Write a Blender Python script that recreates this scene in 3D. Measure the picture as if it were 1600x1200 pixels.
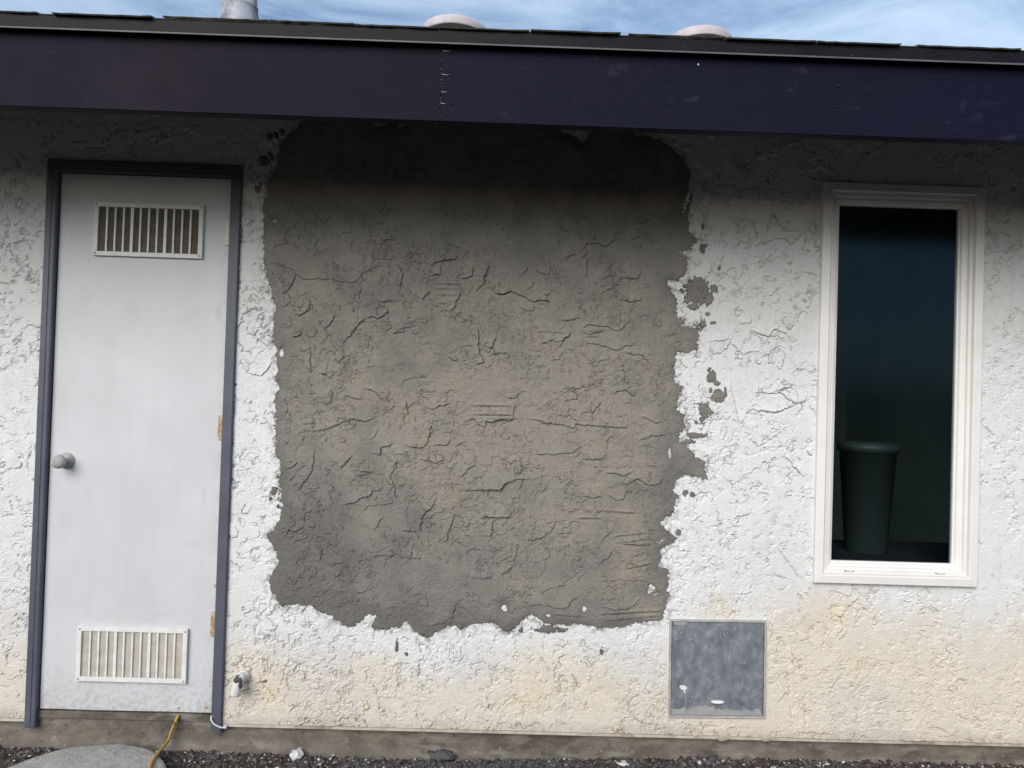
import bpy, bmesh, math, random
import numpy as np
from mathutils import Vector, Matrix

# ------------------------------------------------------------------ camera, sky, sun, exposure
scene = bpy.context.scene
for o in list(bpy.data.objects):
    bpy.data.objects.remove(o)
rad = math.radians
FPX, DIST, CAMZ = 1090.0, 2.65, 1.42           # focal length in pixels of a 1600 px wide frame
YAW, PITCH, ROLL = rad(.67), rad(.88), rad(1.78)
CF = np.array([math.sin(YAW)*math.cos(PITCH), math.cos(YAW)*math.cos(PITCH), math.sin(PITCH)])
_r0 = np.array([math.cos(YAW), -math.sin(YAW), 0.0]); _u0 = np.cross(_r0, CF)
CR = math.cos(ROLL)*_r0 + math.sin(ROLL)*_u0
CU = np.cross(CR, CF)
CC = np.array([0.0, -DIST, CAMZ])
cam_d = bpy.data.cameras.new('camera'); cam = bpy.data.objects.new('camera', cam_d)
scene.collection.objects.link(cam); scene.camera = cam
cam_d.sensor_width = 36.0; cam_d.lens = 36.0*FPX/1600.0; cam_d.clip_start = .05; cam_d.clip_end = 2000
m = Matrix.Identity(4)
for i in range(3):
    m[i][0] = CR[i]; m[i][1] = CU[i]; m[i][2] = -CF[i]; m[i][3] = CC[i]
cam.matrix_world = m

SUN_EL, SUN_AZ = 31.0, -24.0     # azimuth measured from the wall's outward normal (-Y), negative = to the left of the picture
world = bpy.data.worlds.new('World'); scene.world = world; world.use_nodes = True
nt = world.node_tree; nt.nodes.clear()
def N(nt, t, **k):
    n = nt.nodes.new(t)
    for a, v in k.items():
        setattr(n, a, v)
    return n
sky = N(nt, 'ShaderNodeTexSky', sky_type='NISHITA', sun_disc=False, sun_elevation=rad(SUN_EL),
        sun_rotation=rad(180 - SUN_AZ), air_density=1.1, dust_density=.6, ozone_density=2.0)
tc = N(nt, 'ShaderNodeTexCoord'); mp = N(nt, 'ShaderNodeMapping'); mp.inputs['Scale'].default_value = (1.2, 1.2, 4.5)
mp.inputs['Rotation'].default_value = (0.12, .3, .2)
nz = N(nt, 'ShaderNodeTexNoise'); nz.inputs['Scale'].default_value = 2.6; nz.inputs['Detail'].default_value = 9
nz.inputs['Roughness'].default_value = .62; nz.inputs['Distortion'].default_value = .7
rp = N(nt, 'ShaderNodeValToRGB'); rp.color_ramp.elements[0].position = .33; rp.color_ramp.elements[1].position = .80
mx = N(nt, 'ShaderNodeMix', data_type='RGBA'); mx.inputs[7].default_value = (5.2, 6.4, 7.9, 1)
cl = N(nt, 'ShaderNodeMath', operation='MULTIPLY'); cl.inputs[1].default_value = .9
bg = N(nt, 'ShaderNodeBackground'); bg.inputs['Strength'].default_value = .066
wo = N(nt, 'ShaderNodeOutputWorld')
L = nt.links.new
L(tc.outputs['Generated'], mp.inputs['Vector']); L(mp.outputs[0], nz.inputs['Vector']); L(nz.outputs['Fac'], rp.inputs[0])
L(rp.outputs[0], cl.inputs[0]); L(cl.outputs[0], mx.inputs[0]); L(sky.outputs[0], mx.inputs[6])
L(mx.outputs[2], bg.inputs['Color']); L(bg.outputs[0], wo.inputs['Surface'])

sun_d = bpy.data.lights.new('sun', 'SUN'); sun = bpy.data.objects.new('sun', sun_d); scene.collection.objects.link(sun)
sun_d.energy = 1.5; sun_d.angle = rad(46); sun_d.color = (1.0, .945, .87)
_az = rad(SUN_AZ)
to_sun = Vector((math.sin(_az)*math.cos(rad(SUN_EL)), -math.cos(_az)*math.cos(rad(SUN_EL)), math.sin(rad(SUN_EL))))
sun.rotation_euler = to_sun.to_track_quat('Z', 'Y').to_euler(); sun.location = (-2, -8, 6)

scene.render.engine = 'CYCLES'
scene.view_settings.view_transform = 'Standard'; scene.view_settings.look = 'None'
scene.view_settings.exposure = 1.21; scene.view_settings.gamma = 1.0; scene.view_settings.use_curve_mapping = False
scene.render.resolution_x = 1024; scene.render.resolution_y = 768

# ------------------------------------------------------------------ helpers
def W(px, py, Y=0.0):
    """point of the plane y = Y that is seen at a pixel of the 1600 x 1200 photograph"""
    d = CF + CR*((px-800)/FPX) + CU*((600-py)/FPX)
    return CC + d*((Y-CC[1])/d[1])
def G(px, py, z=0.0):
    d = CF + CR*((px-800)/FPX) + CU*((600-py)/FPX)
    return CC + d*((z-CC[2])/d[2])

rng = random.Random(7)
_tabs = {}
def perlin(x, y, seed):
    if seed not in _tabs:
        a = np.random.RandomState(seed).rand(256, 256)*2*np.pi
        _tabs[seed] = (np.cos(a).astype(np.float32), np.sin(a).astype(np.float32))
    gx, gy = _tabs[seed]
    xi = np.floor(x).astype(np.int32); yi = np.floor(y).astype(np.int32)
    xf = (x-xi).astype(np.float32); yf = (y-yi).astype(np.float32)
    u = xf*xf*xf*(xf*(xf*6-15)+10); v = yf*yf*yf*(yf*(yf*6-15)+10)
    def dot(ix, iy, fx, fy):
        ix = ix & 255; iy = iy & 255
        return gx[ix, iy]*fx + gy[ix, iy]*fy
    a = dot(xi, yi, xf, yf); b = dot(xi+1, yi, xf-1, yf)
    c = dot(xi, yi+1, xf, yf-1); d = dot(xi+1, yi+1, xf-1, yf-1)
    return (a + u*(b-a)) + v*((c + u*(d-c)) - (a + u*(b-a)))
def fbm(x, y, scale, seed, octv=4, gain=.5):
    s = np.zeros_like(x, dtype=np.float32); a = 1.0; f = scale
    for k in range(octv):
        s += a*perlin(x*f + 13.7*k, y*f + 7.3*k, seed+k); a *= gain; f *= 2.03
    return s
def lowf(x, y, scale, seed, octv=3, gain=.5, step=5):
    """the same noise for broad masks, worked out on every fifth row and column"""
    nr, nc = x.shape
    ri = np.unique(np.r_[np.arange(0, nr, step), nr-1]); ci = np.unique(np.r_[np.arange(0, nc, step), nc-1])
    q = fbm(x[np.ix_(ri, ci)], y[np.ix_(ri, ci)], scale, seed, octv, gain)
    def wts(idx, n):
        p = np.arange(n); k = np.clip(np.searchsorted(idx, p, 'right')-1, 0, len(idx)-2); return k, ((p-idx[k])/(idx[k+1]-idx[k])).astype(np.float32)
    k, w = wts(ri, nr); q = q[k]*(1-w)[:, None] + q[k+1]*w[:, None]
    k, w = wts(ci, nc); return q[:, k]*(1-w) + q[:, k+1]*w
def sstep(a, b, x):
    t = np.clip((x-a)/(b-a), 0, 1); return t*t*(3-2*t)

def setp(n, **k):
    for a, v in k.items():
        n.inputs[a.replace('_', ' ')].default_value = v
def mat(name, stops, scale=8., detail=6., rough=.8, bump=(), spec=.35, metal=0., stretch=(1, 1, 1), attr=None, rvar=0., layers=()):
    """principled material: a noise-driven colour ramp (optionally multiplied into a paint attribute), extra blotch layers and fine bump"""
    mt = bpy.data.materials.new(name); mt.use_nodes = True
    t = mt.node_tree; b = t.nodes['Principled BSDF']; lk = t.links.new
    co = N(t, 'ShaderNodeTexCoord'); ma = N(t, 'ShaderNodeMapping'); ma.inputs['Scale'].default_value = stretch
    lk(co.outputs['Object'], ma.inputs[0])
    no = N(t, 'ShaderNodeTexNoise'); setp(no, Scale=scale, Detail=detail, Roughness=.6); lk(ma.outputs[0], no.inputs['Vector'])
    ra = N(t, 'ShaderNodeValToRGB'); el = ra.color_ramp.elements
    while len(el) < len(stops): el.new(.5)
    for e, (p, c) in zip(el, stops):
        e.position = p; e.color = (*c, 1)
    lk(no.outputs['Fac'], ra.inputs[0]); col = ra.outputs[0]
    if attr:
        at = N(t, 'ShaderNodeAttribute', attribute_name=attr)
        mm = N(t, 'ShaderNodeMix', data_type='RGBA', blend_type='MULTIPLY'); mm.inputs[0].default_value = 1
        lk(at.outputs['Color'], mm.inputs[6]); lk(col, mm.inputs[7]); col = mm.outputs[2]
    for (sc, lo, hi, c, st) in layers:
        m2 = N(t, 'ShaderNodeMapping'); m2.inputs['Scale'].default_value = st; m2.inputs['Location'].default_value = (sc, lo*9, 3.1)
        lk(co.outputs['Object'], m2.inputs[0])
        n2 = N(t, 'ShaderNodeTexNoise'); setp(n2, Scale=sc, Detail=5, Roughness=.62); lk(m2.outputs[0], n2.inputs['Vector'])
        r2 = N(t, 'ShaderNodeMapRange'); setp(r2, From_Min=lo, From_Max=hi); lk(n2.outputs['Fac'], r2.inputs[0])
        m3 = N(t, 'ShaderNodeMix', data_type='RGBA'); m3.inputs[7].default_value = (*c[:3], 1)
        ml = N(t, 'ShaderNodeMath', operation='MULTIPLY'); ml.inputs[1].default_value = c[3] if len(c) > 3 else 1
        lk(r2.outputs[0], ml.inputs[0]); lk(ml.outputs[0], m3.inputs[0]); lk(col, m3.inputs[6]); col = m3.outputs[2]
    lk(col, b.inputs['Base Color'])
    setp(b, Roughness=rough, Metallic=metal); b.inputs['Specular IOR Level'].default_value = spec
    if rvar:
        rr = N(t, 'ShaderNodeMapRange'); setp(rr, To_Min=max(0, rough-rvar), To_Max=min(1, rough+rvar)); lk(no.outputs['Fac'], rr.inputs[0]); lk(rr.outputs[0], b.inputs['Roughness'])
    prev = None
    for (sc, dist, st) in bump:
        m2 = N(t, 'ShaderNodeMapping'); m2.inputs['Scale'].default_value = st; lk(co.outputs['Object'], m2.inputs[0])
        n2 = N(t, 'ShaderNodeTexNoise'); setp(n2, Scale=sc, Detail=4, Roughness=.6); lk(m2.outputs[0], n2.inputs['Vector'])
        bp = N(t, 'ShaderNodeBump'); setp(bp, Strength=1.0, Distance=dist); lk(n2.outputs['Fac'], bp.inputs['Height'])
        if prev: lk(prev.outputs[0], bp.inputs['Normal'])
        prev = bp
    if prev: lk(prev.outputs[0], b.inputs['Normal'])
    return mt

one = (1, 1, 1)
M = {}
M['stucco'] = mat('stucco', [(.25, (.86, .86, .86)), (.5, (.97, .97, .97)), (.75, one)], 26, 8, .92, [(230, .0026, one), (520, .0018, one)], .1, attr='paint')
M['mortar'] = mat('mortar', [(.25, (.88, .88, .88)), (.5, (1, 1, 1)), (.78, (1.12, 1.115, 1.10))], 60, 9, .94, [(200, .0048, one), (480, .0030, one)], .1, attr='paint')
M['core'] = mat('core', [(.3, (.16, .14, .12)), (.7, (.24, .22, .19))], 6, 4, .9)
M['concrete'] = mat('concrete', [(.28, (.10, .088, .072)), (.5, (.155, .136, .112)), (.75, (.22, .197, .165))], 9, 9, .93, [(60, .004, one), (260, .0015, one)], .15,
                    layers=[(4.0, .48, .62, (.07, .058, .046, .7), (1, 1, 2)), (14, .52, .66, (.26, .235, .20, .6), (.6, 1, 2)), (38, .60, .68, (.06, .05, .042, .6), one), (55, .64, .70, (.34, .32, .29, .6), one)])
M['slab'] = mat('slab', [(.3, (.30, .29, .27)), (.6, (.42, .41, .38)), (.8, (.48, .46, .42))], 30, 8, .9, [(70, .006, one), (220, .004, one)], .15)
M['fascia_l'] = mat('fascia_paint', [(.25, (.0036, .0034, .0125)), (.55, (.0048, .0040, .0125)), (.8, (.0100, .0052, .0110))], 1.6, 6, .62, [(110, .0008, (.05, 1, 1)), (240, .0006, one)], .10, rvar=.12,
                    layers=[(150, .67, .74, (.06, .058, .07, .55), (.5, 1, 1)), (2.6, .58, .72, (.017, .0085, .016, .7), (1, 1, .6))])
M['fascia_r'] = mat('fascia_paint_navy', [(.25, (.0034, .0034, .0145)), (.55, (.0042, .0042, .0155)), (.8, (.0080, .0070, .0150))], 1.9, 6, .62, [(120, .0011, (.04, 1, 1)), (240, .0006, one)], .10, rvar=.12,
                    layers=[(140, .67, .74, (.07, .066, .08, .6), (.6, 1, 1)), (9, .62, .74, (.028, .028, .045, .6), (1, 1, 1.5))])
M['drip'] = mat('drip_metal', [(.3, (.008, .0072, .0105)), (.7, (.013, .0115, .015))], 7, 7, .45, [(60, .0008, (.2, 1, 1))], .08, rvar=.1,
                layers=[(120, .69, .75, (.16, .15, .16, .6), one)])
M['lip'] = mat('lip_highlight', [(.3, (.055, .052, .062)), (.6, (.10, .095, .108)), (.8, (.15, .145, .155))], 12, 7, .5, [], .3, stretch=(.4, 1, 1))  # lighter than the drip metal: sky light on the lip, painted into the colour
M['shingle'] = mat('shingle', [(.3, (.045, .043, .034)), (.55, (.085, .08, .062)), (.8, (.15, .14, .11))], 120, 4, .95, [(300, .002, one)], .1)
M['soffit'] = mat('soffit', [(.3, (.022, .02, .026)), (.7, (.034, .03, .036))], 5, 5, .7, [(80, .002, (.08, 1, 1))])
M['ventcap'] = mat('ventcap', [(.3, (.42, .38, .40)), (.6, (.52, .475, .49)), (.8, (.60, .55, .57))], 14, 7, .55, [(40, .001, one)], .3,
                   layers=[(38, .60, .70, (.30, .27, .27, .6), one)])
M['galv'] = mat('galvanised', [(.3, (.26, .27, .31)), (.55, (.40, .41, .46)), (.8, (.52, .53, .58))], 13, 7, .5, [(30, .001, one)], .3, metal=.0, rvar=.1,
                layers=[(11, .50, .58, (.11, .10, .12, .8), (1, 1, .5))])
M['dark'] = mat('dark', [(.3, (.006, .006, .007)), (.7, (.012, .011, .012))], 8, 3, .8)
M['door'] = mat('door_paint', [(.25, (.51, .51, .52)), (.55, (.555, .555, .57)), (.8, (.60, .60, .61))], 3.2, 8, .48, [(14, .0012, (1, 1, .6)), (260, .0005, one)], .4, rvar=.08,
                attr='paint', layers=[(110, .70, .735, (.30, .27, .25, .6), one), (3.1, .56, .74, (.56, .53, .51, .45), (1, 1, .5))])
M['frame'] = mat('frame_paint', [(.3, (.070, .076, .098)), (.6, (.088, .094, .120)), (.8, (.115, .121, .145))], 9, 7, .5, [(70, .0012, (1, 1, .08))], .4, rvar=.08,
                 layers=[(70, .68, .74, (.42, .42, .44, .6), (1.4, 1, .5))])
M['grille_w'] = mat('grille_white', [(.3, (.62, .60, .57)), (.7, (.74, .73, .71))], 30, 5, .5, layers=[(60, .62, .70, (.42, .36, .30, .5), one)])
M['louver_t'] = mat('louver_brown', [(.3, (.17, .135, .105)), (.7, (.26, .215, .17))], 30, 4, .7)
M['louver_b'] = mat('louver_tan', [(.3, (.40, .36, .30)), (.7, (.52, .48, .42))], 30, 4, .7)
M['rust'] = mat('rusty_hinge', [(.3, (.20, .12, .06)), (.5, (.38, .27, .16)), (.75, (.62, .55, .44))], 70, 6, .7, [(200, .001, one)])
M['hinge_w'] = mat('painted_hinge', [(.3, (.55, .53, .50)), (.7, (.70, .69, .67))], 60, 4, .55)
M['vinyl'] = mat('vinyl', [(.3, (.70, .67, .63)), (.7, (.78, .755, .72))], 5, 5, .42, [(120, .0004, one)], .4,
                 layers=[(34, .64, .74, (.52, .48, .42, .5), (1, 1, .4))])
M['panel'] = mat('zinc_panel', [(.30, (.140, .158, .180)), (.45, (.185, .203, .226)), (.57, (.24, .258, .28)), (.72, (.33, .345, .36))], 30, 12, .42, [(30, .0008, one), (140, .0004, one)], .5, metal=.25, rvar=.12, stretch=(1, 1, .8),
                 layers=[(44, .64, .72, (.40, .41, .43, .6), (1, 1, .55)), (26, .66, .74, (.08, .09, .11, .5), one), (120, .60, .72, (.34, .35, .37, .45), (1.6, 1, .35)), (85, .62, .72, (.10, .115, .135, .5), (.5, 1, 1.3)), (5, .60, .78, (.30, .31, .32, .5), one)])
M['panel_dust'] = mat('panel_dust', [(.3, (.25, .255, .26)), (.7, (.36, .35, .335))], 40, 8, .85, [(200, .0006, one)])
M['worn'] = mat('worn_zinc', [(.3, (.22, .23, .245)), (.7, (.29, .30, .305))], 40, 8, .6, [(200, .0006, one)])
M['rim'] = mat('panel_rim', [(.3, (.30, .29, .28)), (.7, (.46, .44, .41))], 25, 6, .55)
M['white'] = mat('white_paint', [(.3, (.60, .60, .60)), (.7, (.72, .72, .71))], 25, 4, .55)
M['pipe'] = mat('painted_pipe', [(.3, (.56, .53, .49)), (.7, (.68, .66, .62))], 30, 5, .7, [(120, .001, one)])
M['screed'] = mat('screed', [(.3, (.36, .31, .25)), (.6, (.52, .47, .39)), (.8, (.60, .55, .47))], 22, 8, .8, [(120, .002, one)], .2, layers=[(9, .5, .66, (.20, .15, .11, .7), (1, 1, 1))])
M['cord'] = mat('cord', [(.3, (.36, .20, .045)), (.7, (.50, .30, .08))], 20, 4, .55)
M['cable'] = mat('cable', [(.3, (.42, .45, .50)), (.7, (.55, .57, .60))], 40, 4, .5)
M['soil'] = mat('soil', [(.25, (.030, .024, .022)), (.5, (.065, .052, .047)), (.75, (.12, .10, .09))], 30, 10, .95, [(90, .008, one), (320, .003, one)], .15)
M['yard'] = mat('yard_dirt', [(.3, (.050, .042, .036)), (.7, (.085, .074, .064))], 4, 8, .95, [(40, .01, one)], .1)
M['rubble'] = mat('wet_cement', [(.3, (.060, .058, .062)), (.6, (.10, .097, .10)), (.8, (.15, .145, .145))], 60, 6, .8, [(200, .003, one)], .25)
M['pebble'] = mat('pebble', [(.3, (.08, .065, .055)), (.6, (.17, .145, .125)), (.8, (.26, .23, .20))], 40, 5, .9, [(220, .002, one)], .2)
M['flake'] = mat('plaster_flake', [(.3, (.46, .44, .42)), (.7, (.70, .69, .67))], 50, 5, .85, [(150, .002, one)], .2)
M['wood'] = mat('fence_wood', [(.3, (.045, .038, .030)), (.7, (.085, .07, .055))], 5, 7, .85, [(60, .003, (1, 1, .06))])
M['room'] = mat('room', [(.3, (.20, .25, .25)), (.7, (.27, .32, .31))], 3, 3, .9)
M['bin'] = mat('bin_plastic', [(.3, (.030, .038, .037)), (.7, (.042, .050, .048))], 12, 5, .5)
def glass_mat():
    mt = bpy.data.materials.new('window_glass'); mt.use_nodes = True; t = mt.node_tree; t.nodes.clear(); lk = t.links.new
    fr = N(t, 'ShaderNodeFresnel'); fr.inputs[0].default_value = 1.34
    tr = N(t, 'ShaderNodeBsdfTransparent'); tr.inputs[0].default_value = (.70, .82, .82, 1)
    gl = N(t, 'ShaderNodeBsdfGlossy'); gl.inputs['Roughness'].default_value = .16; gl.inputs[0].default_value = (.50, .78, 1, 1)
    mi = N(t, 'ShaderNodeMixShader'); ou = N(t, 'ShaderNodeOutputMaterial')
    no = N(t, 'ShaderNodeTexNoise'); setp(no, Scale=2.2, Detail=2)
    bp = N(t, 'ShaderNodeBump'); setp(bp, Strength=.12, Distance=.01); lk(no.outputs['Fac'], bp.inputs['Height']); lk(bp.outputs[0], gl.inputs['Normal'])
    lk(fr.outputs[0], mi.inputs[0]); lk(tr.outputs[0], mi.inputs[1]); lk(gl.outputs[0], mi.inputs[2]); lk(mi.outputs[0], ou.inputs[0])
    return mt
M['glass'] = glass_mat()

COL = scene.collection
def link(name, me, material, parent=None):
    o = bpy.data.objects.new(name, me); COL.objects.link(o)
    if material and not me.materials: me.materials.append(M[material])
    if parent: o.parent = parent
    return o
def obj(name, bm, material, parent=None, smooth=False):
    me = bpy.data.meshes.new(name); bmesh.ops.recalc_face_normals(bm, faces=bm.faces); bm.to_mesh(me); bm.free()
    if smooth:
        for p in me.polygons: p.use_smooth = True
    return link(name, me, material, parent)
def tag(o, label=None, cat=None, group=None, kind=None):
    for k, v in (('label', label), ('category', cat), ('group', group), ('kind', kind)):
        if v: o[k] = v
    return o
def empty(name, loc):
    o = bpy.data.objects.new(name, None); COL.objects.link(o); o.location = loc; o.empty_display_size = .1
    return o
def box(bm, x0, x1, y0, y1, z0, z1, bev=0.0):
    vs = [bm.verts.new(p) for p in ((x0,y0,z0),(x1,y0,z0),(x1,y1,z0),(x0,y1,z0),(x0,y0,z1),(x1,y0,z1),(x1,y1,z1),(x0,y1,z1))]
    fs = [bm.faces.new([vs[i] for i in f]) for f in ((0,3,2,1),(4,5,6,7),(0,1,5,4),(1,2,6,5),(2,3,7,6),(3,0,4,7))]
    if bev:
        es = list({e for f in fs for e in f.edges}); bmesh.ops.bevel(bm, geom=es, offset=bev, segments=2, affect='EDGES', profile=.6)
    return vs
def boxo(name, mt, parent, *a, bev=0.0):
    bm = bmesh.new(); box(bm, *a, bev=bev); return obj(name, bm, mt, parent)
def tube(bm, pts, r, n=10, cap=True):
    pts = [Vector(p) for p in pts]; rings = []; rs = r if isinstance(r, (list, tuple)) else [r]*len(pts)
    up = Vector((.31, .17, .93))
    for i, p in enumerate(pts):
        t = (pts[min(i+1, len(pts)-1)] - pts[max(i-1, 0)]).normalized()
        a = t.cross(up).normalized(); b = t.cross(a)
        rings.append([bm.verts.new(p + (a*math.cos(k*2*math.pi/n) + b*math.sin(k*2*math.pi/n))*rs[i]) for k in range(n)])
    for i in range(len(rings)-1):
        for k in range(n):
            bm.faces.new([rings[i][k], rings[i][(k+1) % n], rings[i+1][(k+1) % n], rings[i+1][k]])
    if cap:
        bm.faces.new(rings[0][::-1]); bm.faces.new(rings[-1])
def lathe(bm, prof, cx=0, cy=0, cz=0, n=28):
    rings = [[bm.verts.new((cx + r*math.cos(k*2*math.pi/n), cy + r*math.sin(k*2*math.pi/n), cz + z)) for k in range(n)] for r, z in prof]
    for i in range(len(rings)-1):
        for k in range(n):
            bm.faces.new([rings[i][k], rings[i][(k+1) % n], rings[i+1][(k+1) % n], rings[i+1][k]])
    bm.faces.new(rings[0][::-1]); bm.faces.new(rings[-1])
def catmull(pts, n=8):
    P = [Vector(p) for p in pts]; P = [P[0]*2-P[1]] + P + [P[-1]*2-P[-2]]; out = []
    for i in range(1, len(P)-2):
        for k in range(n):
            t = k/n; a, b, c, d = P[i-1:i+3]
            out.append(.5*((2*b) + (c-a)*t + (2*a-5*b+4*c-d)*t*t + (3*b-a-3*c+d)*t**3))
    return out + [P[-2]]
def gridmesh(name, X, Y, Z, keep, paint=None, smooth=True):
    """a sheet of quads over 2-D arrays; keep marks the quads that stay"""
    nr, nc = X.shape
    idx = np.arange(nr*nc).reshape(nr, nc)
    q = np.stack([idx[:-1, :-1], idx[:-1, 1:], idx[1:, 1:], idx[1:, :-1]], -1)[keep]
    used, inv = np.unique(q, return_inverse=True); q = inv.reshape(-1, 4)
    co = np.stack([X.ravel()[used], Y.ravel()[used], Z.ravel()[used]], -1).astype(np.float32)
    me = bpy.data.meshes.new(name)
    me.vertices.add(len(used)); me.vertices.foreach_set('co', co.ravel())
    me.loops.add(q.size); me.loops.foreach_set('vertex_index', q.ravel().astype(np.int32))
    me.polygons.add(len(q)); me.polygons.foreach_set('loop_start', np.arange(0, q.size, 4, dtype=np.int32))
    me.update(calc_edges=True)
    me.polygons.foreach_set('use_smooth', np.full(len(q), smooth))
    if paint is not None:
        at = me.attributes.new('paint', 'FLOAT_COLOR', 'POINT')
        c = np.ones((len(used), 4), np.float32); c[:, :3] = paint.reshape(-1, 3)[used]; at.data.foreach_set('color', c.ravel())
    me.validate()
    return me

# ------------------------------------------------------------------ dimensions (metres, wall plane y = 0, picture left = -x)
SCREED, WALLTOP = .151, 2.62
DX0, DX1, DZ0, DZ1 = -1.700, -1.057, .190, 2.206          # door leaf
FRX = -1.014                                               # outer edge of the door frame, right
FLX = -1.743; FTOP = 2.254
WX0, WX1, WZ0, WZ1 = 1.194, 1.815, .746, 2.268             # window outer frame
PANEL = [W(1048, 968), W(1196, 970), W(1194, 1119), W(1046, 1118)]
EAVE = .64; FB, FT = 2.206, 2.428                          # fascia bottom, top
ROOFS = math.tan(rad(17.5))
XL, XR = -3.3, 3.4                                         # how far the house is built to either side

# ------------------------------------------------------------------ the ground
def ground_h(x, y):
    near = np.clip((y+.5)/.5, 0, 1)
    base = .004 + near*(.050 + .012*np.tanh((x)/1.0)) - .018*np.exp(-((x+.25)/.5)**2)*near
    return base
GX = np.concatenate([np.arange(-2.3, 2.4, .006)]); GY = np.concatenate([np.arange(-.75, -.30, .02), np.arange(-.30, .035, .006)])
gX, gY = np.meshgrid(GX, GY)
gz = ground_h(gX, gY)
lump = fbm(gX, gY, 16, 301, 5, .6); fine = fbm(gX, gY, 60, 311, 3, .6)
fade = sstep(-.75, -.5, gY)*sstep(-2.3, -2.0, gX)*(1-sstep(2.1, 2.4, gX))
gz = gz*fade + fade*(np.abs(lump)*.020 + fine*.008) + .002
ground_near = link('soil_strip', gridmesh('soil_strip', gX, gY, gz, np.ones((len(GY)-1, len(GX)-1), bool)), 'soil')
tag(ground_near, kind='structure')
bm = bmesh.new()
R = 400
vs = [bm.verts.new(p) for p in ((-R, -R, 0), (R, -R, 0), (R, R, 0), (-R, R, 0))]; bm.faces.new(vs)
tag(obj('ground', bm, 'yard'), kind='structure')

# ------------------------------------------------------------------ the house
house = tag(empty('house', (0, 0, 0)), 'single-storey stucco house with a big grey cement patch beneath dark eaves', 'house')

# wall core behind the stucco, with the door and window openings
def wallcore():
    bm = bmesh.new(); y0, y1 = .022, .115; e = .004
    for a in ((XL, FLX+.02, SCREED, WALLTOP), (FLX+.02+e, FRX-.02-e, FTOP-.02, WALLTOP), (FRX-.02, WX0+.02, SCREED, WALLTOP),
              (WX0+.02+e, WX1-.02-e, SCREED, WZ0+.02), (WX0+.02+e, WX1-.02-e, WZ1-.02, WALLTOP), (WX1-.02, XR, SCREED, WALLTOP)):
        box(bm, a[0], a[1], y0, y1, a[2], a[3])
    obj('wall_core', bm, 'core', house)
wallcore()

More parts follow.
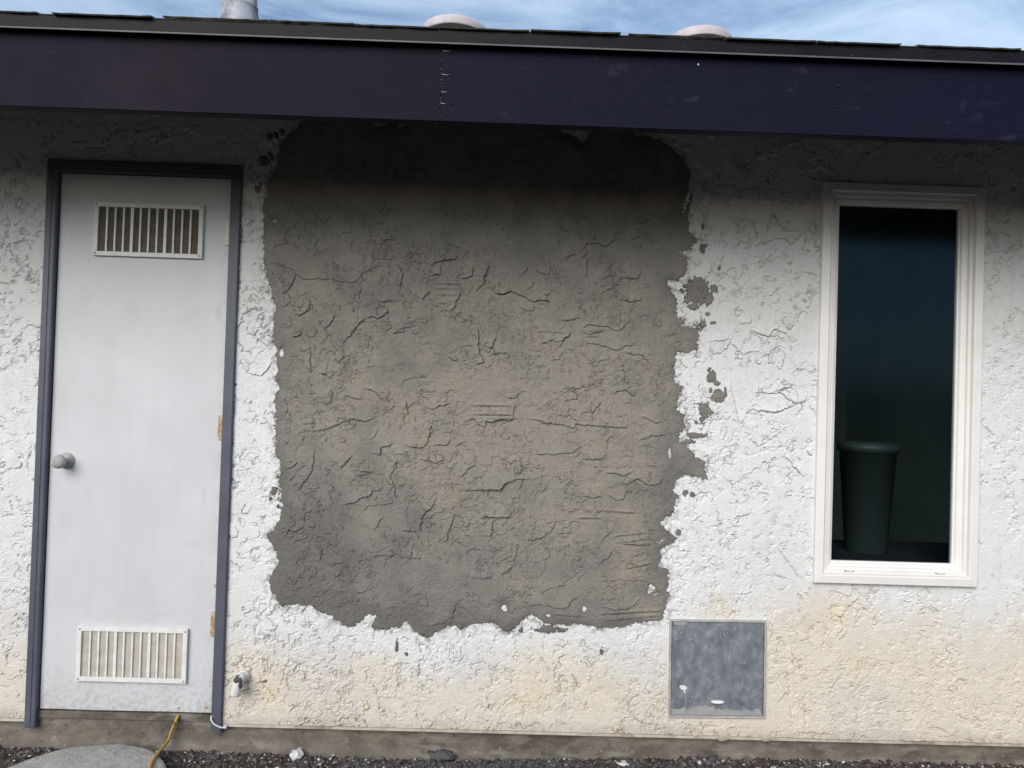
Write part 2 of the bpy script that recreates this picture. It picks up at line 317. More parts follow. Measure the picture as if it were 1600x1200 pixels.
# traced trowel edges (photo pixels): the sheet is thick on their upper side and drops at the line
def zm(ox, oy, k, *lines):
    return [[(ox+u/k, oy+v/k) for u, v in ln] for ln in lines]
MORTAR_EDGES = (
  zm(400, 300, 4,
    [(90,390),(130,440),(190,470),(240,490),(260,520),(300,550),(390,540),(500,555),(590,572),(630,570),(680,500),(740,480),(785,440)],
    [(250,520),(240,560),(205,620),(165,640)], [(270,200),(195,240),(190,290),(210,320),(130,340),(110,370)],
    [(425,210),(430,180),(470,170)], [(510,290),(540,260),(600,260)], [(370,340),(395,300)], [(700,790),(800,780),(830,750),(825,720)],
    [(690,790),(640,830),(620,870),(580,920)], [(230,910),(270,900),(290,880)], [(430,855),(470,830),(500,770)], [(765,690),(840,685),(855,700)],
    [(1095,465),(1130,440),(1240,430),(1260,405)], [(1100,525),(1160,525)], [(1280,620),(1255,700),(1220,750)], [(1455,455),(1430,560),(1380,630)],
    [(1280,545),(1350,530),(1365,470)], [(860,885),(930,870)], [(345,960),(350,1100),(350,1130)], [(1380,850),(1390,900),(1395,990),(1420,1060),(1370,1090)],
    [(1190,1010),(1230,1055),(1260,1050)], [(400,1130),(440,1140),(470,1170)], [(1490,630),(1540,640),(1600,630)], [(340,690),(335,740),(290,772),(250,760)],
    [(900,460),(920,520),(910,600)], [(1040,680),(1085,615)], [(880,300),(800,310),(780,290)], [(1190,330),(1280,355)], [(720,380),(740,420),(850,430)]) +
  zm(750, 300, 4,
    [(90,630),(140,640),(200,630),(280,660),(330,695),(385,675),(460,695)], [(330,700),(330,745),(290,745),(240,720)],
    [(850,215),(850,290),(790,345),(720,325),(660,325),(640,370),(620,385)], [(670,385),(640,410)], [(665,420),(670,500),(665,535)],
    [(540,440),(560,400),(595,400)], [(350,490),(410,520),(430,520),(440,460)], [(260,525),(300,470)], [(50,460),(20,570)], [(300,610),(330,600),(330,560)],
    [(500,800),(560,800),(630,790)], [(630,860),(660,835),(800,840),(840,875),(890,855),(930,810)], [(640,890),(760,880)],
    [(660,955),(700,945),(760,965),(860,990),(900,965),(980,960)], [(370,945),(510,930),(570,880)], [(570,880),(485,970)], [(440,1060),(490,1040),(520,990)],
    [(855,1010),(890,1080),(900,1180)], [(720,1060),(800,1045)], [(1180,910),(1250,830)], [(760,545),(830,520),(840,490)],
    [(880,680),(940,690),(1000,680),(1010,650)], [(740,640),(790,610),(840,600)], [(65,1020),(100,1010),(70,980),(105,910)], [(1160,1140),(1200,1120)],
    [(900,540),(980,545),(1010,500)], [(900,1010),(1010,1020),(1050,1060)]) +
  zm(400, 600, 4,
    [(350,295),(480,270),(590,220),(690,230),(760,210)], [(1110,240),(1090,320),(1060,380),(1030,405),(930,380)], [(1030,465),(1130,495),(1170,470),(1160,430)],
    [(370,400),(365,480),(350,550),(280,645),(320,720)], [(190,525),(250,510),(265,490)], [(210,610),(250,570)], [(530,530),(600,450)], [(640,570),(720,560)],
    [(550,745),(620,735),(650,710),(720,690),(740,655)], [(740,670),(790,660)], [(890,480),(845,575),(870,650),(880,720)],
    [(1270,670),(1350,660),(1450,655),(1520,660),(1560,620),(1600,600)], [(1415,835),(1520,825),(1600,840)], [(1030,920),(1035,830),(1060,800),(1110,760),(1130,700)],
    [(1240,830),(1215,880),(1195,970),(1170,990)], [(190,950),(210,910),(250,915),(310,890)], [(740,920),(770,870),(800,830)], [(900,1080),(1030,1085),(1040,1065)],
    [(410,1030),(415,1100)], [(480,1140),(495,1120),(560,1105)], [(1280,580),(1330,530),(1380,510)], [(1110,160),(1150,135),(1220,125)], [(940,110),(960,190)],
    [(1300,230),(1360,225),(1430,280),(1440,235),(1600,215)], [(1120,385),(1200,380),(1215,340)], [(1480,850),(1475,950)],
    [(680,30),(740,40),(800,100)], [(480,30),(490,80)], [(560,70),(660,100)], [(1505,1165),(1560,1180),(1600,1140)], [(730,430),(780,440),(790,400),(850,370)],
    [(740,1080),(800,1060),(850,1070)]) +
  zm(750, 600, 4,
    [(0,230),(180,230),(210,210),(205,160),(250,120)], [(300,215),(400,235),(570,270),(600,250),(720,260),(910,275),(920,230)],
    [(530,100),(600,100),(610,70),(570,40),(650,10)], [(690,130),(700,230)], [(700,180),(750,115)], [(840,70),(850,45),(910,40),(960,80)],
    [(330,430),(470,440),(580,430),(630,370)], [(245,450),(265,530),(230,570)], [(0,665),(120,660),(180,610),(240,590),(275,595),(240,670)],
    [(790,550),(850,560),(890,570),(950,545)], [(870,610),(910,625),(980,590),(1070,635),(1110,625),(1150,575)], [(640,470),(750,470),(785,440)],
    [(520,680),(560,620),(620,630)], [(800,690),(850,725),(890,715),(915,665)], [(0,830),(130,825),(200,825),(205,800)],
    [(300,975),(400,950),(460,900),(470,860),(520,850)], [(480,935),(570,925)], [(750,1010),(770,970),(830,910),(830,870)],
    [(880,985),(1040,965),(1060,910),(1110,905)], [(890,995),(1070,1005)], [(130,1190),(170,1150),(210,1130),(240,980)], [(410,1020),(440,1080)],
    [(980,355),(1060,325),(1190,320),(1250,290)], [(1000,200),(1060,230),(1130,240)], [(550,130),(555,190),(600,240)], [(165,80),(210,90),(240,60)],
    [(640,700),(700,710),(760,690)], [(740,1120),(800,1080),(830,1040)]) +
  zm(400, 880, 3.75, [(590,170),(640,160),(690,140)], [(980,365),(1060,350),(1150,350),(1165,240)], [(1260,80),(1340,85),(1390,60)], [(300,250),(380,240),(400,210)]) +
  zm(750, 880, 3.75, [(360,175),(400,145),(500,130)], [(700,110),(760,95),(900,95),(990,100)], [(300,240),(330,235),(410,250),(470,265),(520,240),(545,200),(595,190)],
    [(720,250),(770,265),(860,265),(950,190)], [(100,300),(160,220)]) +
  zm(780, 170, 4, [(290,545),(300,600),(320,620)], [(830,730),(930,710)], [(750,380),(850,390),(930,410)], [(160,330),(170,370)]) +
  zm(380, 170, 4, [(950,370),(950,430),(1000,510),(1040,525)], [(600,430),(650,445),(660,500)], [(700,450),(780,445)], [(1420,495),(1470,485),(1500,520)]))
MORTAR_RIDGES = (                                          # straight trowel drags
  zm(400, 300, 4, [(1115,602),(1275,607)], [(1110,570),(1285,576)], [(1120,640),(1265,645)], [(1310,790),(1390,825)], [(880,860),(1000,830)], [(1140,690),(1230,700)]) +
  zm(400, 600, 4, [(1330,130),(1600,132)], [(1310,188),(1600,186)], [(1310,205),(1600,212)], [(730,340),(770,265)], [(630,545),(735,540)], [(920,905),(1000,915)], [(620,530),(730,545)]) +
  zm(750, 600, 4, [(600,775),(990,797)], [(610,830),(760,832)], [(840,945),(1040,920)], [(0,130),(200,135)], [(0,185),(200,190)], [(630,790),(980,803)], [(850,985),(1060,1000)], [(90,1120),(200,1060)], [(900,1150),(1080,1110)]) +
  zm(750, 300, 4, [(360,865),(540,880)], [(650,870),(800,860)], [(660,900),(740,900)], [(870,760),(860,830)], [(900,740),(885,830)], [(500,400),(505,500)], [(800,380),(800,440)]) +
  zm(750, 880, 3.75, [(700,290),(1080,270)], [(720,330),(1060,300)], [(620,250),(690,310)], [(880,350),(1080,320)], [(420,290),(640,310)]))
STUCCO_EDGES = (
  zm(1040, 300, 3, [(470,200),(490,120),(510,110),(550,180),(640,190)], [(410,260),(450,240),(520,220),(560,220),(590,260)], [(480,490),(520,460),(540,500)],
    [(400,650),(480,680),(510,645),(560,660),(590,720)], [(200,700),(250,700),(300,690),(330,740),(360,760),(440,740)],
    [(330,1110),(380,1040),(410,1015),(450,1030),(540,1030),(600,990)], [(560,930),(520,940)], [(300,890),(310,960),(330,1020),(340,1080)], [(590,990),(660,980),(660,930)],
    [(340,190),(370,150)], [(640,470),(680,470),(690,500),(660,550)], [(270,300),(250,360)], [(200,320),(215,370),(260,400)], [(420,940),(520,940),(560,920),(610,890)]) +
  zm(1000, 900, 4, [(1210,390),(1270,310),(1250,250),(1310,180),(1380,120)], [(1050,620),(1110,620),(1170,560),(1240,520),(1260,450)],
    [(1280,710),(1300,690),(1370,680),(1390,630),(1420,635)], [(1340,800),(1350,900),(1400,960),(1400,1000),(1380,1010)], [(1170,780),(1200,860),(1220,920),(1210,970)],
    [(990,1000),(985,970),(1100,975),(1200,990)], [(1400,220),(1440,270),(1460,260)], [(940,440),(950,530),(960,610)], [(930,820),(940,880),(990,850)]) +
  zm(970, 0, 4, [(1000,950),(1060,910),(1130,890)], [(690,1025),(760,1025),(830,985),(960,980),(990,1000)], [(560,870),(620,830),(700,830)], [(1440,860),(1450,920),(1430,960)], [(560,1110),(640,1040)],
    [(1110,1090),(1160,1060),(1200,1120)], [(380,950),(440,930)]) +
  zm(1180, 560, 3, [(0,250),(60,245),(90,255),(190,215),(100,150),(190,125)], [(240,430),(260,455),(270,440)], [(100,360),(140,460),(230,560)], [(100,880),(210,1030)]) +
  zm(230, 0, 4, [(510,790),(560,735),(640,730)], [(520,890),(550,870),(590,890),(600,930)], [(690,910),(680,950),(600,990)], [(20,870),(60,870),(110,905)], [(200,800),(260,820),(310,850)], [(440,975),(520,990),(550,1010)]) +
  zm(230, 240, 3, [(490,820),(520,870),(570,910)], [(440,980),(480,1030),(540,1040),(590,980)], [(455,340),(510,310)], [(500,630),(530,650)]))

def add_edges(H, X, Z, lines, amp, wid, seed, valley=.25, wx=None, wz=None):
    rr = np.random.RandomState(seed)
    for ln in lines:
        P = np.array([W(*p)[[0, 2]] for p in ln]); A = amp*rr.uniform(.65, 1.3); w = wid*rr.uniform(.7, 1.5)
        lo = P.min(0)-3.2*w; hi = P.max(0)+3.2*w
        j0, j1 = np.searchsorted(X[0], [lo[0], hi[0]]); i0, i1 = np.searchsorted(Z[:, 0], [lo[1], hi[1]])
        if j1-j0 < 2 or i1-i0 < 2: continue
        x = X[i0:i1, j0:j1] + wx[i0:i1, j0:j1]; z = Z[i0:i1, j0:j1] + wz[i0:i1, j0:j1]
        best = np.full(x.shape, 9., np.float32); side = np.zeros(x.shape, np.float32); tpar = np.zeros(x.shape, np.float32)
        seg = np.hypot(*np.diff(P, axis=0).T); cum = np.r_[0, np.cumsum(seg)]
        for k in range(len(P)-1):
            a = P[k]; d = P[k+1]-a; l2 = d@d+1e-12
            t = np.clip(((x-a[0])*d[0]+(z-a[1])*d[1])/l2, 0, 1)
            dx = x-a[0]-t*d[0]; dz = z-a[1]-t*d[1]; dist = np.hypot(dx, dz)
            n = np.array([-d[1], d[0]])
            if n@np.array([-.5, .87]) < 0: n = -n
            s = dx*n[0]+dz*n[1] > 0
            m_ = dist < best
            best = np.where(m_, dist, best); side = np.where(m_, s, side); tpar = np.where(m_, (cum[k]+t*seg[k])/cum[-1], tpar)
        tap = np.clip(np.minimum(tpar, 1-tpar)*6+.25, 0, 1)
        # no height beyond the ends of the line
        endd = np.minimum(np.hypot(x-P[0, 0], z-P[0, 1]), np.hypot(x-P[-1, 0], z-P[-1, 1]))
        tap = tap*np.where((tpar <= .0005) | (tpar >= .9995), np.exp(-endd/(.25*w)), 1)
        H[i0:i1, j0:j1] += tap*A*np.where(side > 0, np.exp(-best/w), -valley*np.exp(-best/(.10*w)))
def add_ridges(H, X, Z, lines, amp, wid, seed):
    rr = np.random.RandomState(seed)
    for ln in lines:
        P = np.array([W(*p)[[0, 2]] for p in ln]); lo = P.min(0)-4*wid; hi = P.max(0)+4*wid
        j0, j1 = np.searchsorted(X[0], [lo[0], hi[0]]); i0, i1 = np.searchsorted(Z[:, 0], [lo[1], hi[1]])
        if j1-j0 < 2 or i1-i0 < 2: continue
        x = X[i0:i1, j0:j1]; z = Z[i0:i1, j0:j1]; a = P[0]; d = P[1]-a; l = np.hypot(*d)
        t = ((x-a[0])*d[0]+(z-a[1])*d[1])/l/l; s = ((x-a[0])*-d[1]+(z-a[1])*d[0])/l
        env = sstep(-.05, .12, t)*(1-sstep(.85, 1.06, t))
        H[i0:i1, j0:j1] += amp*rr.uniform(.6, 1.2)*env*(np.exp(-(s/wid)**2) - .8*np.exp(-((s+1.6*wid)/wid)**2))
def saw(X, Z, scale, K, tilt, seed, oct_=4, soft=.10):
    v = K*fbm(X, Z, scale, seed, oct_, .52) - tilt*Z
    fr = v-np.floor(v)
    return np.where(fr < 1-soft, fr/(1-soft), (1-fr)/soft)

def lace(X, Z, ax, az, scale, K, seed, oct_=4, wid=.0022):
    v = K*fbm(X, Z, scale, seed, oct_, .55) + .37
    fl = np.floor(v); fr = v-fl
    gz_, gx_ = np.gradient(v, az, ax)
    d = np.minimum(fr, 1-fr)/np.maximum(np.hypot(gx_, gz_), .5)
    return fl, np.exp(-(d/wid)**2)
# grid of the wall: fine where the picture looks, coarser towards the ends
def axis(segs):
    out = []
    for a, b, s in segs:
        n = max(1, int(round((b-a)/s))); out.append(np.linspace(a, b, n, endpoint=False))
    return np.concatenate(out + [[segs[-1][1]]]).astype(np.float64)
AX = axis([(XL, -2.05, .02), (-2.05, FLX+.015, .0042), (FLX+.015, FRX-.012, .008), (FRX-.012, 1.21, .0026), (1.21, WX1-.015, .006), (WX1-.015, 2.1, .0042), (2.1, XR, .02)])
AZ = axis([(SCREED+.004, 2.30, .0026), (2.30, WALLTOP, .01)])
X, Z = np.meshgrid(AX.astype(np.float32), AZ.astype(np.float32))
wx = (fbm(X, Z, 38, 51, 3)*.0075).astype(np.float32); wz = (fbm(X, Z, 38, 61, 3)*.0075).astype(np.float32)

# the old stucco: lace of thin skip-trowelled plates over a sandy ground
rough = sstep(-.05, .45, lowf(X, Z, 2.2, 71, 3) + .50*(1-sstep(.25, .80, Z)))         # coarser dash towards the bottom
Hs = .0007*fbm(X, Z, 120, 141, 2, .7) + .0035*lowf(X, Z, 1.3, 151, 2)
for (sc, K, sd_, A_, Gv, lo, hi, msc, w_) in ((4.6, 1.7, 91, .0026, .0086, -.22, .10, 3.5, None), (9.5, 1.5, 111, .0021, .0078, -.16, .16, 5., None), (15, 1.4, 116, .0014, .0060, -.05, .2, 4., None), (31, 1.25, 121, .0020, .0054, -.20, .15, 9., rough)):
    am = sstep(lo, hi, lowf(X, Z, msc, sd_+500, 3)); bk = sstep(-.16, .12, fbm(X, Z, 22, sd_+520, 2))
    fl, gr_ = lace(X+wx, Z+wz, AX, AZ, sc, K, sd_, 5)
    Hs += (1 if w_ is None else w_)*am*(A_*fl - Gv*gr_*bk)
Hs += rough*.0010*fbm(X, Z, 75, 131, 2)
add_edges(Hs, X, Z, STUCCO_EDGES, .0045, .020, 5, 1.8, wx, wz)
# a skim of plaster run over the screed at the bottom right of the panel
# the fresh cement patch
PATCH = [(478,150),(478,184),(470,195),(455,210),(440,225),(435,245),(430,265),(418,285),(415,310),(412,340),(413,370),(412,395),(415,420),(418,440),(425,460),(433,480),(427,495),(430,510),(425,525),(430,540),(441,546),(432,555),(435,575),(430,590),(436,605),(430,625),(430,650),(427,665),(432,680),(430,700),(438,720),(440,735),(437,755),(441,770),(440,795),(437,812),(428,825),(418,835),(425,850),(433,865),(435,880),(428,895),(420,905),(422,920),(430,930),(437,946),(450,945),(460,940),(470,945),(485,945),(500,955),(515,962),(530,970),(545,981),(560,970),(575,960),(588,962),(580,982),(610,981),(625,978),(635,968),(650,985),(655,992),(670,995),(685,985),(700,980),(713,974),(718,983),(725,978),(745,972),(765,972),(780,978),(795,987),(810,975),(822,962),(830,960),(845,970),(870,975),(885,975),(905,973),(925,978),(940,981),(980,975),(1037,967),(1040,950),(1043,930),(1042,905),(1044,892),(1028,885),(1035,870),(1027,857),(1040,855),(1058,840),(1045,830),(1032,820),(1035,810),(1052,800),(1055,785),(1060,777),(1050,772),(1055,750),(1063,742),(1080,745),(1107,748),(1100,733),(1104,720),(1085,713),(1075,700),(1060,690),(1063,675),(1073,668),(1068,655),(1058,640),(1060,615),(1070,602),(1058,598),(1052,588),(1055,556),(1062,550),(1075,552),(1089,546),(1091,510),(1070,512),(1062,512),(1066,504),(1065,498),(1058,492),(1056,480),(1060,472),(1055,465),(1045,452),(1041,436),(1060,437),(1070,430),(1072,400),(1062,395),(1080,388),(1092,371),(1085,369),(1075,362),(1075,345),(1079,320),(1084,304),(1080,303),(1072,325),(1066,333),(1068,315),(1075,298),(1077,280),(1075,265),(1068,250),(1060,240),(1050,235),(1040,225),(1020,215),(995,212),(985,203),(970,206),(950,203),(930,206),(917,215),(912,223),(905,218),(895,212),(880,207),(865,200),(850,194),(840,185),(840,150),(650,150),(648,186),(638,196),(620,200),(605,197),(590,200),(580,193),(572,184),(572,150)]
ISL_ON = [(1088,455,22,21),(1106,465,7,11),(1115,452,5,6),(1084,478,7,5),(1098,505,5,6),(1114,504,5,3),(1105,490,3,3),(1098,390,5,7),(1097,354,2.5,7),(1112,590,6,10),(1119,599,6,5),(1122,618,10,11),(1133,612,3,8),(1102,642,11,11),(1096,656,4,5),(1086,680,13,4),(1075,690,8,4),(1070,770,5,5),(1080,773,5,4),(1108,577,3,4),(1060,832,4,5),(1088,660,3,3),(1110,610,3,4),(1123,420,2,3),
          (422,214,4,5),(431,210,5,6),(440,205,5,6),(411,250,6,5),(416,253,4,4),(424,243,4,4),(403,294,4,5),(407,288,3,4),(428,768,4,6),(424,780,3,3),(435,790,3,4),(620,1009,1.8,8),(635,1021,2.5,2.5),(940,1018,2.5,4),(857,983,20,5),(815,985,4,4),(618,190,6,7),(436,552,4,3),(1064,540,5,5),(412,1064,4,2.5)]
ISL_OFF = [(429,346,4,3),(1018,921,7,7),(1024,928,5,4),(788,949,4,4),(914,951,4,5),(857,961,3,3),(441,552,3,6),(430,660,2.5,6),(1060,930,3,3),(1058,538,2,3),(1070,570,3,5),(1045,442,3,5),(1046,712,2,10)]
PXZ = lambda p: W(*p)[[0, 2]]
cx = np.arange(-1.05, 1.0, .008); cz = np.arange(.2, 2.62, .008); cX, cZ = np.meshgrid(cx, cz)
poly = np.array([PXZ(p) for p in PATCH]); inside = np.zeros(cX.shape, bool); dmin = np.full(cX.shape, 9.)
for k in range(len(poly)):
    a, b = poly[k], poly[(k+1) % len(poly)]; d = b-a
    t = np.clip(((cX-a[0])*d[0]+(cZ-a[1])*d[1])/(d@d+1e-12), 0, 1); dmin = np.minimum(dmin, np.hypot(cX-a[0]-t*d[0], cZ-a[1]-t*d[1]))
    c = ((a[1] > cZ) != (b[1] > cZ)); xi = a[0] + (cZ-a[1])/((b[1]-a[1]) if abs(b[1]-a[1]) > 1e-9 else 1e-9)*d[0]
    inside ^= c & (cX < xi)
sdc = np.where(inside, dmin, -dmin)
PX = axis([(-1.006, .99, .0026)]); PZ = axis([(.30, 2.30, .0026), (2.30, 2.56, .012)])
pX, pZ = np.meshgrid(PX.astype(np.float32), PZ.astype(np.float32))
def bil(A, x, z):
    u = np.clip((x-cx[0])/.008, 0, len(cx)-1.001); v = np.clip((z-cz[0])/.008, 0, len(cz)-1.001)
    i = v.astype(int); j = u.astype(int); fu = u-j; fv = v-i
    return (A[i, j]*(1-fu)+A[i, j+1]*fu)*(1-fv) + (A[i+1, j]*(1-fu)+A[i+1, j+1]*fu)*fv
rag = .0100*fbm(pX, pZ, 24, 201, 3, .6) + .0085*fbm(pX, pZ, 80, 206, 2, .7)
sd = bil(sdc, pX, pZ) + rag
for sg, isl in ((1, ISL_ON), (-1, ISL_OFF)):
    for (u, v, ru, rv) in isl:
        c = PXZ((u, v)); ru /= 411.; rv /= 411.
        q = np.hypot((pX-c[0])/ru, (pZ-c[1])/rv)
        s_ = (1-q)*min(ru, rv) + rag*min(1.9, .25+min(ru, rv)/.022)
        sd = np.maximum(sd, s_) if sg > 0 else np.minimum(sd, -s_)
# heights of the stucco under the patch grid (nearest rows and columns)
jj = np.clip(np.searchsorted(AX, PX), 0, len(AX)-1); ii = np.clip(np.searchsorted(AZ, PZ), 0, len(AZ)-1)
Hs_p = np.maximum(Hs[np.ix_(ii, jj)], -.004)
pwx = (fbm(pX, pZ, 32, 211, 3)*.007).astype(np.float32); pwz = (fbm(pX, pZ, 32, 221, 3)*.007).astype(np.float32)
Hm = .0010*fbm(pX, pZ, 130, 281, 2, .7)*(.35+.65*sstep(-.15, .2, lowf(pX, pZ, 6, 283, 3))) + .005*lowf(pX, pZ, 1.6, 291, 2)
for (sc, K, sd_, A_, Gv, lo, hi, msc) in ((3.6, 1.5, 241, .0030, .0022, -.2, .15, 4.), (7.5, 1.5, 246, .0026, .0022, -.12, .2, 5.), (13, 1.6, 261, .0024, .0030, -.14, .18, 5.), (24, 1.4, 266, .0022, .0028, -.08, .24, 6.)):
    am = sstep(lo, hi, lowf(pX, pZ, msc, sd_+500, 3)); bk = sstep(-.14, .16, fbm(pX, pZ, 18, sd_+520, 2))
    fl, gr_ = lace(pX+pwx, pZ+pwz, PX, PZ, sc, K, sd_, 5)
    Hm += am*(A_*fl - Gv*gr_*bk)
pm2 = sstep(-.02, .30, lowf(pX, pZ, 5.5, 251, 3)); Hm += pm2*.0020*fbm(pX, pZ, 70, 271, 2)
swp = fbm(pX*.25+pZ*.1, pZ, 55, 276, 2)*sstep(.05, .35, lowf(pX, pZ, 3.2, 277, 2)); Hm += .0012*swp     # faint drag marks
add_edges(Hm, pX, pZ, MORTAR_EDGES, .0054, .032, 9, .50, pwx, pwz)
add_ridges(Hm, pX, pZ, MORTAR_RIDGES, .0032, .0050, 3)
lowest = .004*sstep(.55, .35, pZ)
prof = np.where(sd > 0, .0012 + .0065*(1-np.exp(-sd/.030)), sd*.9)
Hp = np.where(sd > .0, .35*Hs_p*np.exp(-sd/.02) + Hm*sstep(.0, .05, sd) + prof + .0018*np.exp(-sd/.015), Hs_p*.35 + prof)
Hp = np.maximum(Hp, np.where(sd > .012, Hs_p*np.exp(-(sd-.012)/.01)*1.02 + .0005, -1)) 
vis = (Hp > Hs_p-.0018) & (sd > -.012)
keep = vis[:-1, :-1] | vis[1:, :-1] | vis[:-1, 1:] | vis[1:, 1:]
# colour of the mortar itself: damp and drier areas
damp = .30 + .35*lowf(pX, pZ, 1.5, 401, 3) + .5*fbm(pX, pZ, 7, 411, 4, .6)
c0 = PXZ((470, 900)); damp += .75*np.exp(-(((pX-c0[0])/.42)**2 + ((pZ-c0[1])/.42)**2))
damp += .55*np.exp(-np.maximum(sd, 0)/.035) + .35*np.exp(-((pZ-.52)/.10)**2)
c1 = PXZ((680, 680)); damp -= .55*np.exp(-(((pX-c1[0])/.38)**2 + ((pZ-c1[1])/.26)**2))
c1 = PXZ((900, 620)); damp -= .25*np.exp(-(((pX-c1[0])/.30)**2 + ((pZ-c1[1])/.5)**2))
damp = np.clip(damp, 0, 1.25)[..., None]
dry = np.array([.308, .282, .245]); wet = np.array([.184, .173, .156]); tan = np.array([.335, .296, .24])
mp_ = dry*(1-np.clip(damp, 0, 1)) + wet*np.clip(damp, 0, 1)
tn = np.zeros(pX.shape)
for (u, v, r) in ((640,645,.055),(665,690,.045),(700,775,.06),(600,620,.05),(560,590,.04),(930,690,.03),(1005,730,.04),(935,760,.05),(985,810,.06),(1066,425,.03),(985,885,.08),(725,690,.03),(1010,950,.05),(700,600,.05)):
    c = PXZ((u, v)); tn = np.maximum(tn, np.exp(-(((pX-c[0])/r)**2 + ((pZ-c[1])/r)**2)))
tn = np.clip(tn*(.7 + 1.3*fbm(pX, pZ, 14, 421, 3)), 0, .9)[..., None]*.75
mp_ = mp_*(1-tn) + tan*tn

# paint of the stucco
base = np.array([.70, .685, .665]); white = np.array([.78, .772, .77]); cream = np.array([.72, .65, .54]); grey = np.array([.56, .555, .555])
sdw = np.where((X > cx[0]) & (X < cx[-1]), bil(sdc, np.clip(X, cx[0], cx[-1]), np.clip(Z, cz[0], cz[-1])), -1.)
n1 = lowf(X, Z, 2.4, 431, 4); n2 = lowf(X, Z, 9, 441, 4)
wh = np.clip(np.exp(-np.maximum(-sdw, 0)/.13)*1.5*sstep(1.9, 1.4, Z) + .25*n1, 0, 1)
wh *= sstep(.30, .42, Z + .12*n1 + .03*n2)
wh = np.maximum(wh, .75*sstep(.52, .75, Z+.12*n1+.03*n2)*(1-sstep(.0, .25, Z-1.55)))
lim = .56 + .20*sstep(.55, .9, X)
cr = np.clip(1-sstep(lim-.34, lim+.14, Z + .14*n1 + .10*n2), 0, 1)*(.82+.18*sstep(.3, .9, X))
gr = np.clip(sstep(.12, .40, lowf(X*1.6, Z*.8, 2.2, 451, 4)), 0, 1)*.22*(.3+.7*sstep(.9, .4, Z))
pt = base*np.ones(X.shape+(3,))
for wgt, c in ((cr, cream), (wh*(1-.6*cr), white), (gr, grey)):
    pt = pt*(1-wgt[..., None]) + c*wgt[..., None]
hz = np.clip(sstep(-.035, .0, sdw+.015*n2)*sstep(.02, .30, fbm(X, Z, 45, 471, 3, .65)+.10), 0, 1)[..., None]*.8
pt = pt*(1-hz) + np.array([.33, .31, .275])*hz
yel = np.zeros(X.shape)
for (u, v, r) in ((1340,1040,.06),(940,1075,.10),(1300,960,.06),(420,1075,.06),(1125,940,.04),(830,1080,.08)):
    c = PXZ((u, v)); yel = np.maximum(yel, np.exp(-(((X-c[0])/r)**2 + ((Z-c[1])/r)**2)))
yel = np.clip(yel*(.8+.9*n2), 0, 1)[..., None]*.45
pt = pt*(1-yel) + np.array([.74, .63, .42])*yel
dirt = np.clip((1-sstep(.0, .055, Z-SCREED-.02*n2)), 0, 1)[..., None]*.35
pt = pt*(1-dirt) + np.array([.34, .28, .22])*dirt
pits = sstep(.46, .56, fbm(X, Z, 40, 461, 2))[..., None]*.35
pt = pt*(1-pits) + np.array([.33, .31, .29])*pits

# openings cut from the stucco sheet
xm = (AX[:-1]+AX[1:])/2; zm_ = (AZ[:-1]+AZ[1:])/2; XM, ZM = np.meshgrid(xm, zm_)
hole = ((XM > FLX+.012) & (XM < FRX-.010) & (ZM < FTOP-.010)) | ((XM > WX0+.012) & (XM < WX1-.012) & (ZM > WZ0+.012) & (ZM < WZ1-.012))
pc = sum(PANEL)/4; pang = math.atan2(PANEL[1][2]-PANEL[0][2], PANEL[1][0]-PANEL[0][0]); PS = .3615
ux = (XM-pc[0])*math.cos(pang)+(ZM-pc[2])*math.sin(pang); uz = -(XM-pc[0])*math.sin(pang)+(ZM-pc[2])*math.cos(pang)
hole |= (np.abs(ux) < PS/2-.004) & (np.abs(uz) < PS/2-.004)
deep = bil(sdc, np.clip(XM, cx[0], cx[-1]), np.clip(ZM, cz[0], cz[-1])) > .07
for (u, v, ru, rv) in ISL_OFF:
    c = PXZ((u, v)); deep &= np.hypot(XM-c[0], ZM-c[1]) > .05
deep &= ZM < 2.25
# flatten the stucco around the panel and against frames
uxv = (X-pc[0])*math.cos(pang)+(Z-pc[2])*math.sin(pang); uzv = -(X-pc[0])*math.sin(pang)+(Z-pc[2])*math.cos(pang)
pd = np.maximum(np.abs(uxv), np.abs(uzv))-PS/2
Hs2 = np.maximum(Hs, -.016)*np.clip(pd/.03, .25, 1)
st = link('stucco', gridmesh('stucco', X, -(Hs2+.0035), Z, ~(hole | deep), pt, False), 'stucco', house)
tag(st, 'old cream-white lace-textured stucco')
pa = link('cement_patch', gridmesh('cement_patch', pX, -(Hp+.0035), pZ, keep, mp_, False), 'mortar', st)
tag(pa, 'big ragged patch of fresh grey cement')

# weep screed along the bottom of the stucco
bm = bmesh.new()
for a, b in ((XL, FLX-.002), (FRX+.002, XR)):
    box(bm, a, b, -.0085, .02, SCREED-.006, SCREED+.0025, .0012)
obj('weep_screed', bm, 'screed', house)
# drips of plaster hanging over the screed
for (u, wdt, dp) in ((1128, .030, .012), (1196, .022, .010), (1085, .012, .004)):
    p = W(u, 1152); bm = bmesh.new()
    bmesh.ops.create_icosphere(bm, subdivisions=3, radius=1)
    for v in bm.verts:
        v.co = Vector((v.co.x*wdt*(1+.25*math.sin(v.co.z*7+u)), v.co.y*.006, v.co.z*(dp*1.6)))
    o = obj('plaster_drip', bm, 'screed', house, True); o.location = (p[0], -.006, SCREED+.004)

